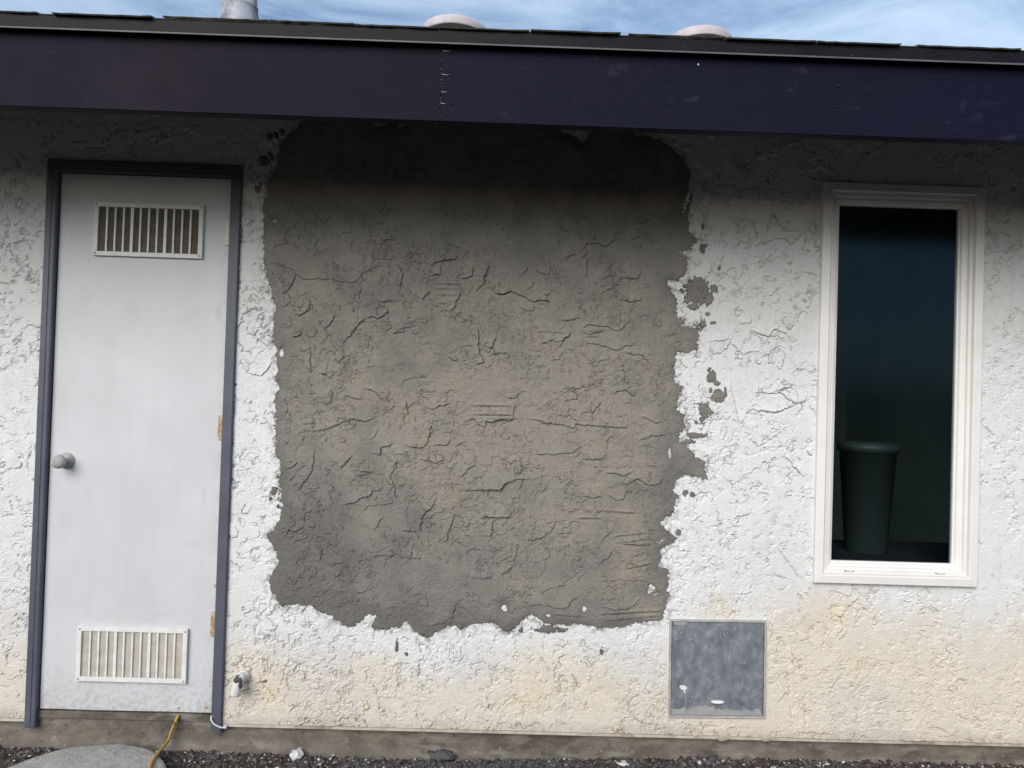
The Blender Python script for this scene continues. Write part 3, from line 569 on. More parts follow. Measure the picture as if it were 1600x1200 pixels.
# concrete foundation
fX = axis([(XL, -2.0, .05), (-2.0, 2.1, .008), (2.1, XR, .05)]); fZ = axis([(-.08, SCREED+.012, .006)])
FX, FZ = np.meshgrid(fX, fZ)
fh = .0015*fbm(FX, FZ, 30, 501, 4, .6) + .004*fbm(FX, FZ*2, 5, 511, 3) + .016*(1-sstep(.055, .085, FZ+.012*fbm(FX, FZ*0, 4, 521, 3)))
fnd = link('foundation', gridmesh('foundation', FX, .010-fh, FZ, np.ones((len(fZ)-1, len(fX)-1), bool)), 'concrete', house)
boxo('foundation_core', 'concrete', house, XL, XR, .03, .30, -.08, SCREED-.003)
# door sill
boxo('door_sill', 'concrete', house, DX0-.03, DX1+.02, .004, .10, SCREED+.004, DZ0-.008, bev=.003)

# mortar smear on the foundation
def blob(name, mt, parent, loc, sx, sy, sz, seed, sub=3, rough=.35):
    r_ = np.random.RandomState(seed); off = r_.rand(2)*50
    bm = bmesh.new(); bmesh.ops.create_icosphere(bm, subdivisions=sub, radius=1)
    co = np.array([v.co[:] for v in bm.verts])
    n = fbm(co[:, 0]+off[0]+co[:, 2]*.7, co[:, 1]+off[1]-co[:, 2]*.5, 1.6, 600+seed % 5, 3, .6)
    for v, k in zip(bm.verts, n):
        v.co = Vector((v.co.x*sx, v.co.y*sy, v.co.z*sz))*(1+rough*2.2*float(k))
    o = obj(name, bm, mt, parent, True); o.location = loc
    return o

# ------------------------------------------------------------------ door
door = empty('door', (DX1, 0, DZ0)); door.parent = house
tag(door, 'white flush door with two louvred grilles, hinged on the right')
def rel(o, p):                                              # parts are modelled in world space and parented to an offset empty
    o.parent = p; o.location = Vector(o.location) - p.location; return o
dxs = axis([(DX0, DX1-.002, .006)]); dzs = axis([(DZ0, DZ1, .006)]); DXX, DZZ = np.meshgrid(dxs, dzs)
warp = .0016*fbm(DXX, DZZ, 2.6, 531, 3) + .003*np.exp(-((DZZ-DZ0)/.10)**2)*fbm(DXX, DZZ, 7, 541, 2)
gm = .40*sstep(.10, .5, fbm(DXX, DZZ, 60, 571, 2)+.30-1.6*(DZZ-DZ0))*np.exp(-(DZZ-DZ0)/.16)              # splashed dirt along the foot
gm += .06*sstep(.10, .45, fbm(DXX, DZZ*.5, 5, 576, 4, .6)) + .04*sstep(.2, .5, fbm(DXX*3, DZZ*.35, 6, 581, 3))
for (u, v, ru, rv, k) in ((341, 488, 4, 12, .30), (318, 776, 3, 14, .22), (300, 850, 9, 3, .15), (250, 960, 16, 2, .20), (316, 880, 3, 3, .3)):
    c = W(u, v); gm = np.maximum(gm, k*np.exp(-((DXX-c[0])*411/ru)**2-((DZZ-c[2])*411/rv)**2))
gm = gm + .30*np.exp(-(DX1-DXX)/.012)*sstep(-.1, .3, fbm(DXX, DZZ, 20, 586, 3))
gm = np.clip(gm, 0, .7)[..., None]
dpt = np.ones(3)*(1-gm) + np.array([.50, .46, .42])*gm
dl = link('door_leaf', gridmesh('door_leaf', DXX, .004-warp, DZZ, np.ones((len(dzs)-1, len(dxs)-1), bool), dpt), 'door'); rel(dl, door)
rel(boxo('door_edge', 'white', None, DX0, DX1-.002, .0065, .045, DZ0, DZ1), door)
def vent(x0, x1, z0, z1, lm, nm):
    y = -.0035
    bm = bmesh.new(); b = .0165
    box(bm, x0, x1, y-.006, y+.007, z0, z0+b, .0015); box(bm, x0, x1, y-.006, y+.007, z1-b, z1, .0015)
    box(bm, x0, x0+b, y-.0065, y+.007, z0+b-.001, z1-b+.001, .0015); box(bm, x1-b, x1, y-.0065, y+.007, z0+b-.001, z1-b+.001, .0015)
    f_ = rel(obj('vent_frame', bm, 'grille_w'), door)
    bm = bmesh.new(); box(bm, x0+b, x1-b, y+.0055, y+.0066, z0+b, z1-b); rel(obj('vent_backing', bm, 'dark'), door)
    n = int((z1-z0-2*b)/.0068); bm = bmesh.new()
    for k in range(n):
        zc = z0+b+(k+.5)*(z1-z0-2*b)/n
        v = [bm.verts.new(p) for p in ((x0+b, y-.0005, zc-.0022), (x1-b, y-.0005, zc-.0022), (x1-b, y+.0042, zc+.0026), (x0+b, y+.0042, zc+.0026))]; bm.faces.new(v)
        v = [bm.verts.new(p) for p in ((x0+b, y-.0005, zc-.0030), (x1-b, y-.0005, zc-.0030), (x1-b, y-.0005, zc-.0022), (x0+b, y-.0005, zc-.0022))]; bm.faces.new(v)
    rel(tag(obj('vent_louvers', bm, lm), kind='stuff'), door)
    ncol = 12; cw = (x1-x0-2*b)/ncol
    for k in range(1, ncol):
        wd = .0055 if k % 4 == 0 else .0034
        xc = x0+b+k*cw
        rel(boxo('vent_bar', 'grille_w', None, xc-wd, xc+wd, y-.0045, y+.0045, z0+b+.0005, z1-b-.0005, bev=.001), door)
    for xx in (x0+.009, x1-.009):
        for zz in (z0+.009, z1-.009):
            bm = bmesh.new(); bmesh.ops.create_uvsphere(bm, u_segments=8, v_segments=5, radius=.0042)
            for v in bm.verts: v.co.y *= .45
            o = obj('screw', bm, 'rim', None, True); o.location = (xx, y-.0068, zz); rel(o, door)
VX1 = -1.155; VX0 = VX1-.41
vent(VX0, VX1, 1.897, 2.099, 'louver_t', 'upper'); vent(VX0, VX1, .301, .504, 'louver_b', 'lower')
for (zz, mt) in ((W(361, 365)[2], 'hinge_w'), (W(349, 668)[2], 'rust'), (W(336, 975)[2], 'rust')):
    bm = bmesh.new()
    for k in range(5):
        z0 = zz-.046+k*.0186; tube(bm, [(DX1+.0015, -.006, z0), (DX1+.0015, -.006, z0+.0172)], .0058, 10)
    box(bm, DX1-.016, DX1-.004, -.004, .002, zz-.045, zz+.045, .0008)
    rel(obj('hinge', bm, mt), door)
bm = bmesh.new(); lathe(bm, [(.031, 0), (.031, .003), (.012, .008), (.011, .028), (.020, .034), (.026, .044), (.024, .056), (.012, .061)], n=24)
o = obj('door_knob', bm, 'rim', None, True); o.rotation_euler = (math.pi/2, 0, 0); o.location = (DX0+.062, .003, 1.12); rel(o, door)
# scuffs: small chips at the door's lower corner
for (u, v, r) in ((321, 1106, .007), (278, 1107, .004), (336, 916, .006), (328, 1072, .004)):
    p = W(u, v); o = blob('chip', 'rust', None, (p[0], .0035, p[2]), r, .0016, r*.9, int(u), 2); rel(o, door)
# frame (one mitred casing with an inner stop, three sides)
frame = empty('door_frame', (FRX, 0, .11)); frame.parent = house
tag(frame, 'blue-grey painted frame around the door')
def jamb(x_out, x_in, sgn):
    bm = bmesh.new(); z0 = W(340, 1141)[2]
    prof = [(0, .012), (0, -.016), (.003, -.019), (.022, -.019), (.0235, -.0165), (.036, -.0165), (abs(x_out-x_in)-.0035, -.0135), (abs(x_out-x_in)-.0035, .012)]
    lo = [bm.verts.new((x_out+sgn*a, y, z0)) for a, y in prof]; hi = [bm.verts.new((x_out+sgn*a, y, FTOP-a*(FTOP-DZ1-.003)/(abs(x_out-x_in)-.0035))) for a, y in prof]
    for k in range(len(prof)):
        bm.faces.new([lo[k], lo[(k+1) % len(prof)], hi[(k+1) % len(prof)], hi[k]])
    bm.faces.new(lo); bm.faces.new(hi)
    rel(obj('jamb', bm, 'frame'), frame)
jamb(FRX, DX1, -1); jamb(FLX, DX0, 1)
bm = bmesh.new(); wd = abs(FRX-DX1)-.0035; hh = FTOP-DZ1-.003
prof = [(0, .012), (0, -.016), (.003, -.019), (.022, -.019), (.0235, -.0165), (.036, -.0165), (wd, -.0135), (wd, .012)]
a_ = [bm.verts.new((FLX+t, y-.0004, FTOP-t*hh/wd)) for t, y in prof]; b_ = [bm.verts.new((FRX-t, y-.0004, FTOP-t*hh/wd)) for t, y in prof]
for k in range(len(prof)):
    bm.faces.new([a_[k], a_[(k+1) % len(prof)], b_[(k+1) % len(prof)], b_[k]])
bm.faces.new(a_); bm.faces.new(b_); rel(obj('head_jamb', bm, 'frame'), frame)
bm = bmesh.new(); box(bm, DX0-.02, DX1+.02, .046, .05, DZ0, FTOP-.01); box(bm, DX1-.0018, FRX-.006, .0125, .06, DZ0-.06, FTOP-.006); box(bm, FLX+.006, DX0-.0018, .0125, .06, DZ0-.06, FTOP-.006)
box(bm, DX0, DX1-.002, .0125, .0455, DZ1+.0015, FTOP-.006)
rel(obj('door_rebate', bm, 'dark'), frame)

# ------------------------------------------------------------------ window
window = empty('window', (WX0, 0, WZ0)); window.parent = house
tag(window, 'tall white vinyl window with dark glass')
def ring(name, x0, x1, z0, z1, prof, mt, parent):
    """a mitred rectangular frame: prof lists (inset, y)"""
    bm = bmesh.new(); R_ = []
    for t, y in prof:
        R_.append([bm.verts.new(p) for p in ((x0+t, y, z0+t), (x1-t, y, z0+t), (x1-t, y, z1-t), (x0+t, y, z1-t))])
    n = len(R_)
    for k in range(n):
        for c in range(4):
            bm.faces.new([R_[k][c], R_[k][(c+1) % 4], R_[(k+1) % n][(c+1) % 4], R_[(k+1) % n][c]])
    return rel(obj(name, bm, mt), parent)
ring('outer_frame', WX0, WX1, WZ0, WZ1, [(0, .02), (0, -.020), (.0025, -.0225), (.030, -.0245), (.0335, -.0215), (.0345, -.006), (.0345, .02)], 'vinyl', window)
ring('sash', WX0+.0345, WX1-.0345, WZ0+.0345, WZ1-.0345, [(.0002, .03), (.0002, -.008), (.002, -.010), (.013, -.010), (.0145, -.0075), (.0155, .001), (.024, .0015), (.0255, .000), (.0345, .004), (.039, .012), (.044, .014), (.044, .03)], 'vinyl', window)
gx0, gx1, gz0, gz1 = WX0+.0775, WX1-.0775, WZ0+.0775, WZ1-.0775
bm = bmesh.new(); vs = [bm.verts.new(p) for p in ((gx0, .022, gz0), (gx1, .022, gz0), (gx1, .022, gz1), (gx0, .022, gz1))]; bm.faces.new(vs)
rel(obj('pane', bm, 'glass'), window)
for u in (1325, 0):
    xx = W(1325, 888)[0] if u else WX1-(W(1325, 888)[0]-WX0)
    zc = WZ0+.046
    rel(boxo('weep_hole', 'dark', None, xx-.017, xx+.017, -.0108, -.0098, zc-.003, zc+.003), window)
    rel(boxo('weep_cover', 'vinyl', None, xx-.014, xx+.014, -.0125, -.0106, zc-.0012, zc+.0042), window)
# the dark room behind
bm = bmesh.new(); box(bm, .75, 2.6, .12, 2.6, .25, 2.45)
bmesh.ops.delete(bm, geom=[f for f in bm.faces if f.calc_center_median().y < .13], context='FACES')
obj('room', bm, 'room', house)
boxo('inside_ledge', 'soffit', house, .80, 2.3, .121, .60, WZ0-.03, WZ0+.045)
# bin standing inside on the ledge
bp_ = W(1338, 780, .34)
bm = bmesh.new(); zb = WZ0+.046; ht = W(1338, 692, .34)[2]-zb
lathe(bm, [(.080, 0), (.084, .004), (.112, ht-.035), (.120, ht-.035), (.122, ht), (.116, ht), (.106, ht-.04), (.078, .012)], n=28)
o = obj('plastic_bin', bm, 'bin', None, True); o.location = (bp_[0]+.055, .36, zb)
tag(o, 'tapered plastic bin standing behind the dark window glass', 'bin')

# ------------------------------------------------------------------ access panel
panel = empty('access_panel', (pc[0], 0, pc[2]-PS/2)); panel.parent = house
panel.rotation_euler = (0, -pang, 0)
tag(panel, 'square scratched blue-grey metal access panel')
def pp(o):
    o.parent = panel; return o
bm = bmesh.new(); s = PS/2
n_ = 36; g = [[None]*(n_+1) for _ in range(n_+1)]
for i in range(n_+1):
    for j in range(n_+1):
        x = -s+.007+(2*s-.014)*j/n_; z = .007+(2*s-.014)*i/n_
        g[i][j] = bm.verts.new((x, -.0065-.0012*math.sin(x*9+1)*math.sin(z*8), z))
for i in range(n_):
    for j in range(n_): bm.faces.new([g[i][j], g[i][j+1], g[i+1][j+1], g[i+1][j]])
pp(obj('panel_sheet', bm, 'panel', None, True))
bm = bmesh.new()
for a in ((-s-.003, s+.003, 0-.003, .0045), (-s-.003, s+.003, 2*s-.0045, 2*s+.003), (-s-.003, -s+.0045, .0046, 2*s-.0046), (s-.0045, s+.003, .0046, 2*s-.0046)):
    box(bm, a[0], a[1], -.0115, .012, a[2], a[3], .001)
pp(obj('panel_rim', bm, 'rim'))
bm = bmesh.new(); box(bm, -s+.0046, s-.0046, -.0035, .0, .0047, 2*s-.0047); pp(obj('panel_gap', bm, 'dark'))
bm = bmesh.new(); bmesh.ops.create_uvsphere(bm, u_segments=20, v_segments=10, radius=1)
for v in bm.verts: v.co = Vector((v.co.x*.026, v.co.y*.011, v.co.z*.0065))
o = obj('finger_latch', bm, 'white', None, True); o.location = (.002, -.010, .057); pp(o)
def smear(pts, mt, nm, y=-.0085):
    """a dried flat run of paint or dust: irregular outline with a little thickness"""
    bm = bmesh.new(); f = [bm.verts.new((a, y, b)) for a, b in pts]; k = [bm.verts.new((a*1.0, y+.002, b)) for a, b in pts]; n = len(pts)
    bm.faces.new(f)
    for i in range(n): bm.faces.new([f[i], f[(i+1) % n], k[(i+1) % n], k[i]])
    return pp(obj(nm, bm, mt))
def pl(u, v):                                               # photo zoom of the panel -> panel coordinates
    return (-s + (u-120)/(1045-120)*2*s, 2*s - (v-120)/(1070-120)*2*s)
smear([pl(*q) for q in ((215,775),(235,762),(265,764),(292,785),(285,800),(270,806),(280,835),(266,838),(256,806),(232,802))], 'white', 'paint_splash')
smear([pl(*q) for q in ((276,838),(281,838),(283,985),(277,985))], 'panel_dust', 'paint_run')
rr = random.Random(3)
up = [pl(140+u, 990+rr.uniform(-22, 8)-(18 if 350 < 140+u < 580 else -14)) for u in range(0, 880, 22)]
smear([pl(140, 1052), pl(1025, 1052)][::1] + up[::-1], 'panel_dust', 'dust_band')
smear([pl(*q) for q in ((150,140),(270,135),(285,150),(240,170),(160,165))], 'panel_dust', 'dust_patch')
for q in (((243,486),(248,484),(336,612),(331,616)), ((512,240),(530,262),(526,266)), ((566,545),(575,545),(578,690),(570,688)), ((566,720),(570,720),(574,860),(600,868),(598,874),(566,870))):
    smear([pl(*c) for c in q], 'panel_dust' if q[0][0] < 260 else 'worn', 'scratch')
rr = random.Random(11)
for k in range(110):
    u, v = rr.uniform(160, 1010), rr.uniform(150, 960)**1.0; a = rr.uniform(0, 3.14); l = rr.uniform(4, 17)*(1.3 if v < 450 else .7); w = rr.uniform(1.2, 5)
    ca, sa = math.cos(a), math.sin(a)
    smear([pl(u+l*c*ca-w*d*sa, v+l*c*sa+w*d*ca) for c, d in ((-1, 0), (-.4, .8), (.5, .9), (1, .1), (.4, -.7), (-.5, -1))], 'panel_dust' if rr.random() < .7 else 'rim', 'scuff', -.0079-.0001*(k % 5))

# ------------------------------------------------------------------ overflow pipe elbow beside the door
pe = W(378, 1062)
bm = bmesh.new()
tube(bm, catmull([(pe[0]+.010, .03, pe[2]+.016), (pe[0]+.009, -.018, pe[2]+.020), (pe[0]+.005, -.042, pe[2]+.014), (pe[0]-.001, -.050, pe[2]-.010), (pe[0]-.004, -.051, pe[2]-.036)], 6), [.0175]*20+[.0182]*5, 18)
po = obj('overflow_pipe', bm, 'pipe', house, True); tag(po, 'short white elbow pipe smeared with cement')
o = blob('cement_smear', 'rubble', po, (pe[0]+.004, -.043, pe[2]+.018), .0175, .020, .015, 21, 3, .2)
o = blob('cement_smear', 'rubble', po, (pe[0]+.012, -.052, pe[2]+.004), .0075, .012, .018, 22, 3, .2)
bm = bmesh.new(); lathe(bm, [(.017, 0), (.023, 0), (.023, .010), (.017, .013)], n=20)
o = obj('pipe_flange', bm, 'pipe', po); o.rotation_euler = (math.pi/2, 0, 0); o.location = (pe[0]+.008, -.006, pe[2]+.017)

# ------------------------------------------------------------------ eaves and roof
JX = W(689, 130, -EAVE)[0]
def fascia(x0, x1, mt, label):
    xs = axis([(x0, x1, .03)]); zs = axis([(FB, FT+.03, .006)]); A, B = np.meshgrid(xs, zs)
    bow = .0012*fbm(A, B, 1.1, 551, 2) + .0006*fbm(A*.15, B, 60, 561, 3)
    me = gridmesh('fascia_board', A, -EAVE-bow, B, np.ones((len(zs)-1, len(xs)-1), bool))
    o = link('fascia_board', me, mt, house); tag(o, label)
    bm = bmesh.new(); box(bm, x0, x1, -EAVE+.0025, -EAVE+.036, FB-.0005, FT+.03, .002); obj('board_body', bm, mt, o)
    return o
fl = fascia(XL, JX-.0016, 'fascia_l', 'dark purple-brown fascia board left of the butt joint')
fr_ = fascia(JX+.0016, XR, 'fascia_r', 'dark navy fascia board right of the butt joint')
# crumbs of light dried paint in the butt joint
rr = random.Random(5); bm = bmesh.new()
for k in range(44):
    z = FB+.004+(FT-FB-.006)*k/44; r = rr.uniform(.0004, .0011)
    bmesh.ops.create_icosphere(bm, subdivisions=1, radius=r, matrix=Matrix.Translation((JX+rr.uniform(-.0012, .0012), -EAVE-.0008, z+rr.uniform(-.002, .002))))
o = obj('joint_filler', bm, 'rim', fl); tag(o, kind='stuff')
def nail(u, v, r, par):
    p = W(u, v, -EAVE); bm = bmesh.new(); lathe(bm, [(r*.55, -.0002), (r, 0), (r, .0012), (r*.8, .0020), (r*.3, .0014)], n=12)
    o = obj('nail', bm, 'drip', par, True); o.rotation_euler = (math.pi/2, 0, 0); o.location = (p[0], -EAVE-.0006, p[2])
for (u, v, r) in ((706,80,.004),(703,117,.004),(701,144,.003),(705,162,.004),(1038,108,.004),(1045,125,.004),(1042,161,.0045),(1162,107,.003),(1161,167,.0035),(1310,134,.006),(937,132,.003)):
    nail(u, v, r, fr_)
for (u, v, r) in ((480,85,.003),(300,150,.003)):
    nail(u, v, r, fl)
for (u, v, l) in ((703,80,.026),(702,117,.022),(700,144,.018),(702,162,.015)):        # splits running in from the joint
    p = W(u, v, -EAVE); bm = bmesh.new()
    tube(bm, [(JX+.002, -EAVE-.0006, p[2]+.0005), (JX+l*.5, -EAVE-.0010, p[2]-.0008), (JX+l, -EAVE-.0005, p[2]+.0008)], [.0011, .0009, .0003], 6)
    obj('split', bm, 'rim', fr_)
p = W(1091, 101, -EAVE); bm = bmesh.new(); bmesh.ops.create_icosphere(bm, subdivisions=2, radius=.0022)
o = obj('paint_speck', bm, 'white', fr_, True); o.location = (p[0], -EAVE-.001, p[2]); o.scale = (1, .5, 1.5)
# drip edge: vertical leg, kicked-out lip
bm = bmesh.new(); yb = -EAVE-.004
ztop = W(800, 50, -EAVE-.006)[2]; zlip = W(800, 75, -EAVE-.012)[2]
prof = [(yb+.06, ztop+.018), (yb-.004, ztop), (yb-.004, zlip+.013), (yb-.017, zlip+.003), (yb-.0165, zlip-.0005), (yb-.002, zlip+.009), (yb-.002, ztop-.003), (yb+.06, ztop+.015)]
xs = [XL, -.95, -.949, 1.9, 1.901, XR]
R_ = [[bm.verts.new((x, y, z)) for y, z in prof] for x in xs]
for i in range(len(xs)-1):
    for k in range(len(prof)): bm.faces.new([R_[i][k], R_[i][(k+1) % len(prof)], R_[i+1][(k+1) % len(prof)], R_[i+1][k]])
de = obj('drip_edge', bm, 'drip', house)
bm = bmesh.new(); box(bm, XL, XR, yb-.0200, yb-.0172, zlip-.0008, zlip+.0042, .0008); obj('drip_lip_highlight', bm, 'lip', de)  # thin strip along the lip carrying its painted sky highlight
# roof deck, soffit boards, rafters
YR = 3.2
def rz(y): return ztop + (y+EAVE+.004)*ROOFS
bm = bmesh.new()
v = [bm.verts.new(p) for p in ((XL, -EAVE+.002, rz(-EAVE)+.0), (XR, -EAVE+.002, rz(-EAVE)), (XR, YR, rz(YR)), (XL, YR, rz(YR)),
     (XL, -EAVE+.002, rz(-EAVE)-.016), (XR, -EAVE+.002, rz(-EAVE)-.016), (XR, YR, rz(YR)-.016), (XL, YR, rz(YR)-.016))]
for f in ((0,1,2,3),(7,6,5,4),(0,4,5,1),(1,5,6,2),(2,6,7,3),(3,7,4,0)): bm.faces.new([v[i] for i in f])
roof = obj('roof', bm, 'soffit', house)
tag(roof, 'low-pitched shingle roof seen edge-on')
for k in range(11):
    x = XL+.35+k*.61; bm = bmesh.new(); y0, y1 = -EAVE+.038, .013
    v = [bm.verts.new(p) for p in ((x-.019, y0, rz(y0)-.0165), (x+.019, y0, rz(y0)-.0165), (x+.019, y1, rz(y1)-.0165), (x-.019, y1, rz(y1)-.0165),
         (x-.019, y0, rz(y0)-.15), (x+.019, y0, rz(y0)-.15), (x+.019, y1, rz(y1)-.15), (x-.019, y1, rz(y1)-.15))]
    for f in ((0,1,2,3),(7,6,5,4),(0,4,5,1),(1,5,6,2),(2,6,7,3),(3,7,4,0)): bm.faces.new([v[i] for i in f])
    obj('rafter', bm, 'soffit', house)
# shingles: individual tabs, first courses from the edge upwards
rr = random.Random(21)
def shingle_mesh(w, seed):
    r_ = random.Random(seed); bm = bmesh.new(); n = 10; d = .30
    top = []; bot = []
    for j in range(n+1):
        yy = -r_.uniform(0, .004); zz = r_.uniform(-.0006, .0008) + (.001 if j in (0, n) else 0)
        x = -w/2+w*j/n
        top.append((bm.verts.new((x, yy, .0038+zz)), bm.verts.new((x, d, .0038)))); bot.append((bm.verts.new((x, yy+.001, 0+zz*.6)), bm.verts.new((x, d, 0))))
    for j in range(n):
        bm.faces.new([top[j][0], top[j+1][0], top[j+1][1], top[j][1]]); bm.faces.new([bot[j][1], bot[j+1][1], bot[j+1][0], bot[j][0]])
        bm.faces.new([bot[j][0], bot[j+1][0], top[j+1][0], top[j][0]])
    bm.faces.new([bot[0][0], top[0][0], top[0][1], bot[0][1]]); bm.faces.new([bot[n][1], top[n][1], top[n][0], bot[n][0]])
    me = bpy.data.meshes.new('shingle'); bmesh.ops.recalc_face_normals(bm, faces=bm.faces); bm.to_mesh(me); bm.free(); me.materials.append(M['shingle']); return me
bm = bmesh.new(); y0 = -EAVE-.010
for (ya, yb_, t) in ((y0, YR, .0025),):
    v = [bm.verts.new(p) for p in ((XL, ya, rz(ya)+.0004), (XR, ya, rz(ya)+.0004), (XR, yb_, rz(yb_)+.0004), (XL, yb_, rz(yb_)+.0004), (XL, ya, rz(ya)+t), (XR, ya, rz(ya)+t), (XR, yb_, rz(yb_)+t), (XL, yb_, rz(yb_)+t))]
    for f in ((3,2,1,0),(4,5,6,7),(0,1,5,4),(1,2,6,5),(2,3,7,6),(3,0,4,7)): bm.faces.new([v[i] for i in f])
obj('starter_strip', bm, 'shingle', roof)
sm = [shingle_mesh(.24+.02*k, 40+k) for k in range(5)]
ang = math.atan(ROOFS)
for c in range(9):
    x = XL - .1*(c % 3)
    while x < XR-.1:
        k = rr.randrange(5); w = .24+.02*k
        o = bpy.data.objects.new('shingle', sm[k]); COL.objects.link(o); o.parent = roof
        yy = -EAVE-.012 - rr.uniform(0, .006) + c*.14
        lift = .0010 + (.0022 if (c == 0 and rr.random() < .4) else 0) + (.004 if c else 0)
        o.location = (x+w/2, yy, rz(yy)+lift+rr.uniform(0, .0012)); o.rotation_euler = (ang+.010, rr.uniform(-.003, .003), rr.uniform(-.006, .006))
        x += w + (rr.uniform(.002, .006) if rr.random() < .6 else rr.uniform(.02, .09) if c == 0 else .004)
# low round attic vents
def roofvent(u, vtop, wpx, yy):
    r = wpx*(yy+DIST)/FPX/2; c = W(u, vtop, yy-r*.8); zt = c[2]
    bm = bmesh.new(); hidden = zt-(rz(yy)-.03)
    lathe(bm, [(r*.62, -hidden), (r*.62, -.032), (r*.92, -.040), (r*.99, -.041), (r*1.0, -.036), (r*.99, -.014), (r*.96, -.006), (r*.90, -.001), (r*.6, .004), (r*.3, .006), (.001, .006)], n=48)
    o = obj('roof_vent', bm, 'ventcap', roof, True); o.location = (c[0], yy, zt)
    return o
roofvent(708, 24, 105, -.02); roofvent(1104, 41, 103, -.02)
# galvanised flue with its cone flashing and band
c = W(375, 27, -.25); k = (-.25+DIST)/FPX; r = 26*k
bm = bmesh.new(); b0 = rz(-.25)-.06 - c[2]
lathe(bm, [(r*1.9, b0), (r*1.9, b0+.01), (r*1.16, -.02), (r*1.0, .028), (r*1.03, .030), (r*1.03, .036), (r*.97, .038), (r*.97, .30), (r*1.0, .302), (r*1.0, .31), (r*.8, .312), (r*.8, .36), (r*1.7, .36), (r*1.7, .375), (r*.2, .44), (.001, .441)], n=40)
o = obj('flue_pipe', bm, 'galv', roof, True); o.location = (c[0], -.25, c[2]); o.rotation_euler = (0, rad(-1.0), 0)
tag(o, 'galvanised flue pipe'); 
# gable ends and back, so that the house is closed
bm = bmesh.new()
for x0, x1 in ((XL, XL+.10), (XR-.10, XR)):
    box(bm, x0, x1, .116, YR, -.05, 2.66)
box(bm, XL+.101, XR-.101, YR-.1, YR-.001, -.05, 2.66)
obj('end_wall', bm, 'core', house)

# ------------------------------------------------------------------ things on the ground
# yellow cord coming out under the door
pts = [(*W(282, 1116, .02)[[0]], .02, W(282, 1116, .02)[2]), tuple(W(277, 1121, -.006)), tuple(W(268, 1142, -.016)), tuple(W(262, 1158, -.024)), tuple(G(250, 1173, .094)), tuple(G(240, 1186, .094)), tuple(G(234, 1200, .094)), tuple(G(231, 1225, .094)), tuple(G(215, 1270, .094))]
bm = bmesh.new(); tube(bm, catmull(pts, 6), .0052, 10)
tag(obj('power_cord', bm, 'cord', None, True), 'yellow power cord running out under the white door', 'cord')
# grey cable looped round the foot of the door frame
def cb(u, v, y): return tuple(W(u, v, y))
pts = [cb(331, 1118, -.012), cb(330, 1124, -.022), cb(334, 1131, -.026), cb(341, 1135, -.027), cb(348, 1137, -.025), cb(352, 1136, -.019), cb(352.5, 1134, -.008), cb(351, 1132, .004)]
bm = bmesh.new(); tube(bm, catmull(pts, 5), .0035, 8)
cab = tag(obj('cable', bm, 'cable', None, True), 'thin pale cable looped around the foot of the door frame', 'cable')
bm = bmesh.new(); bmesh.ops.create_icosphere(bm, subdivisions=2, radius=.0075); o = obj('cable_knot', bm, 'cable', cab, True); o.location = cb(352, 1136, -.020)
# concrete stepping slab in the corner
SLABZ = .086
(ax_, ay_), (bx_, by_), (cx_, cy_) = [G(u, v, SLABZ)[:2] for u, v in ((235, 1157), (258, 1169), (268, 1190))]
dd = 2*(ax_*(by_-cy_)+bx_*(cy_-ay_)+cx_*(ay_-by_))
SX = ((ax_**2+ay_**2)*(by_-cy_)+(bx_**2+by_**2)*(cy_-ay_)+(cx_**2+cy_**2)*(ay_-by_))/dd
SY = ((ax_**2+ay_**2)*(cx_-bx_)+(bx_**2+by_**2)*(ax_-cx_)+(cx_**2+cy_**2)*(bx_-ax_))/dd
SR = math.hypot(ax_-SX, ay_-SY); SY = min(SY, -.022-SR); SLABC = (SX, SY, SLABZ)
bm = bmesh.new(); n = 72; prof = [(SR*.99, -.09), (SR*1.0, -.012), (SR*.98, -.003), (SR*.94, .0), (SR*.6, .002), (.02, .003)]
rr = random.Random(2); ph = [rr.uniform(0, 6.28) for _ in range(6)]
rings = []
for r_, z in prof:
    ring_ = []
    for k in range(n):
        a = 2*math.pi*k/n; w = 1+.010*math.sin(3*a+ph[0])+.008*math.sin(7*a+ph[1])+.006*math.sin(13*a+ph[2])
        ring_.append(bm.verts.new((r_*w*math.cos(a), r_*w*math.sin(a), z+.0012*math.sin(9*a+ph[3]))))
    rings.append(ring_)
for i in range(len(rings)-1):
    for k in range(n): bm.faces.new([rings[i][k], rings[i][(k+1) % n], rings[i+1][(k+1) % n], rings[i+1][k]])
bm.faces.new(rings[0][::-1]); bm.faces.new(rings[-1])
o = obj('stepping_stone', bm, 'slab', None, True); o.location = SLABC
tag(o, 'round concrete stepping stone in the soil before the door', 'stone')
slab_c = (o.location.x, o.location.y)
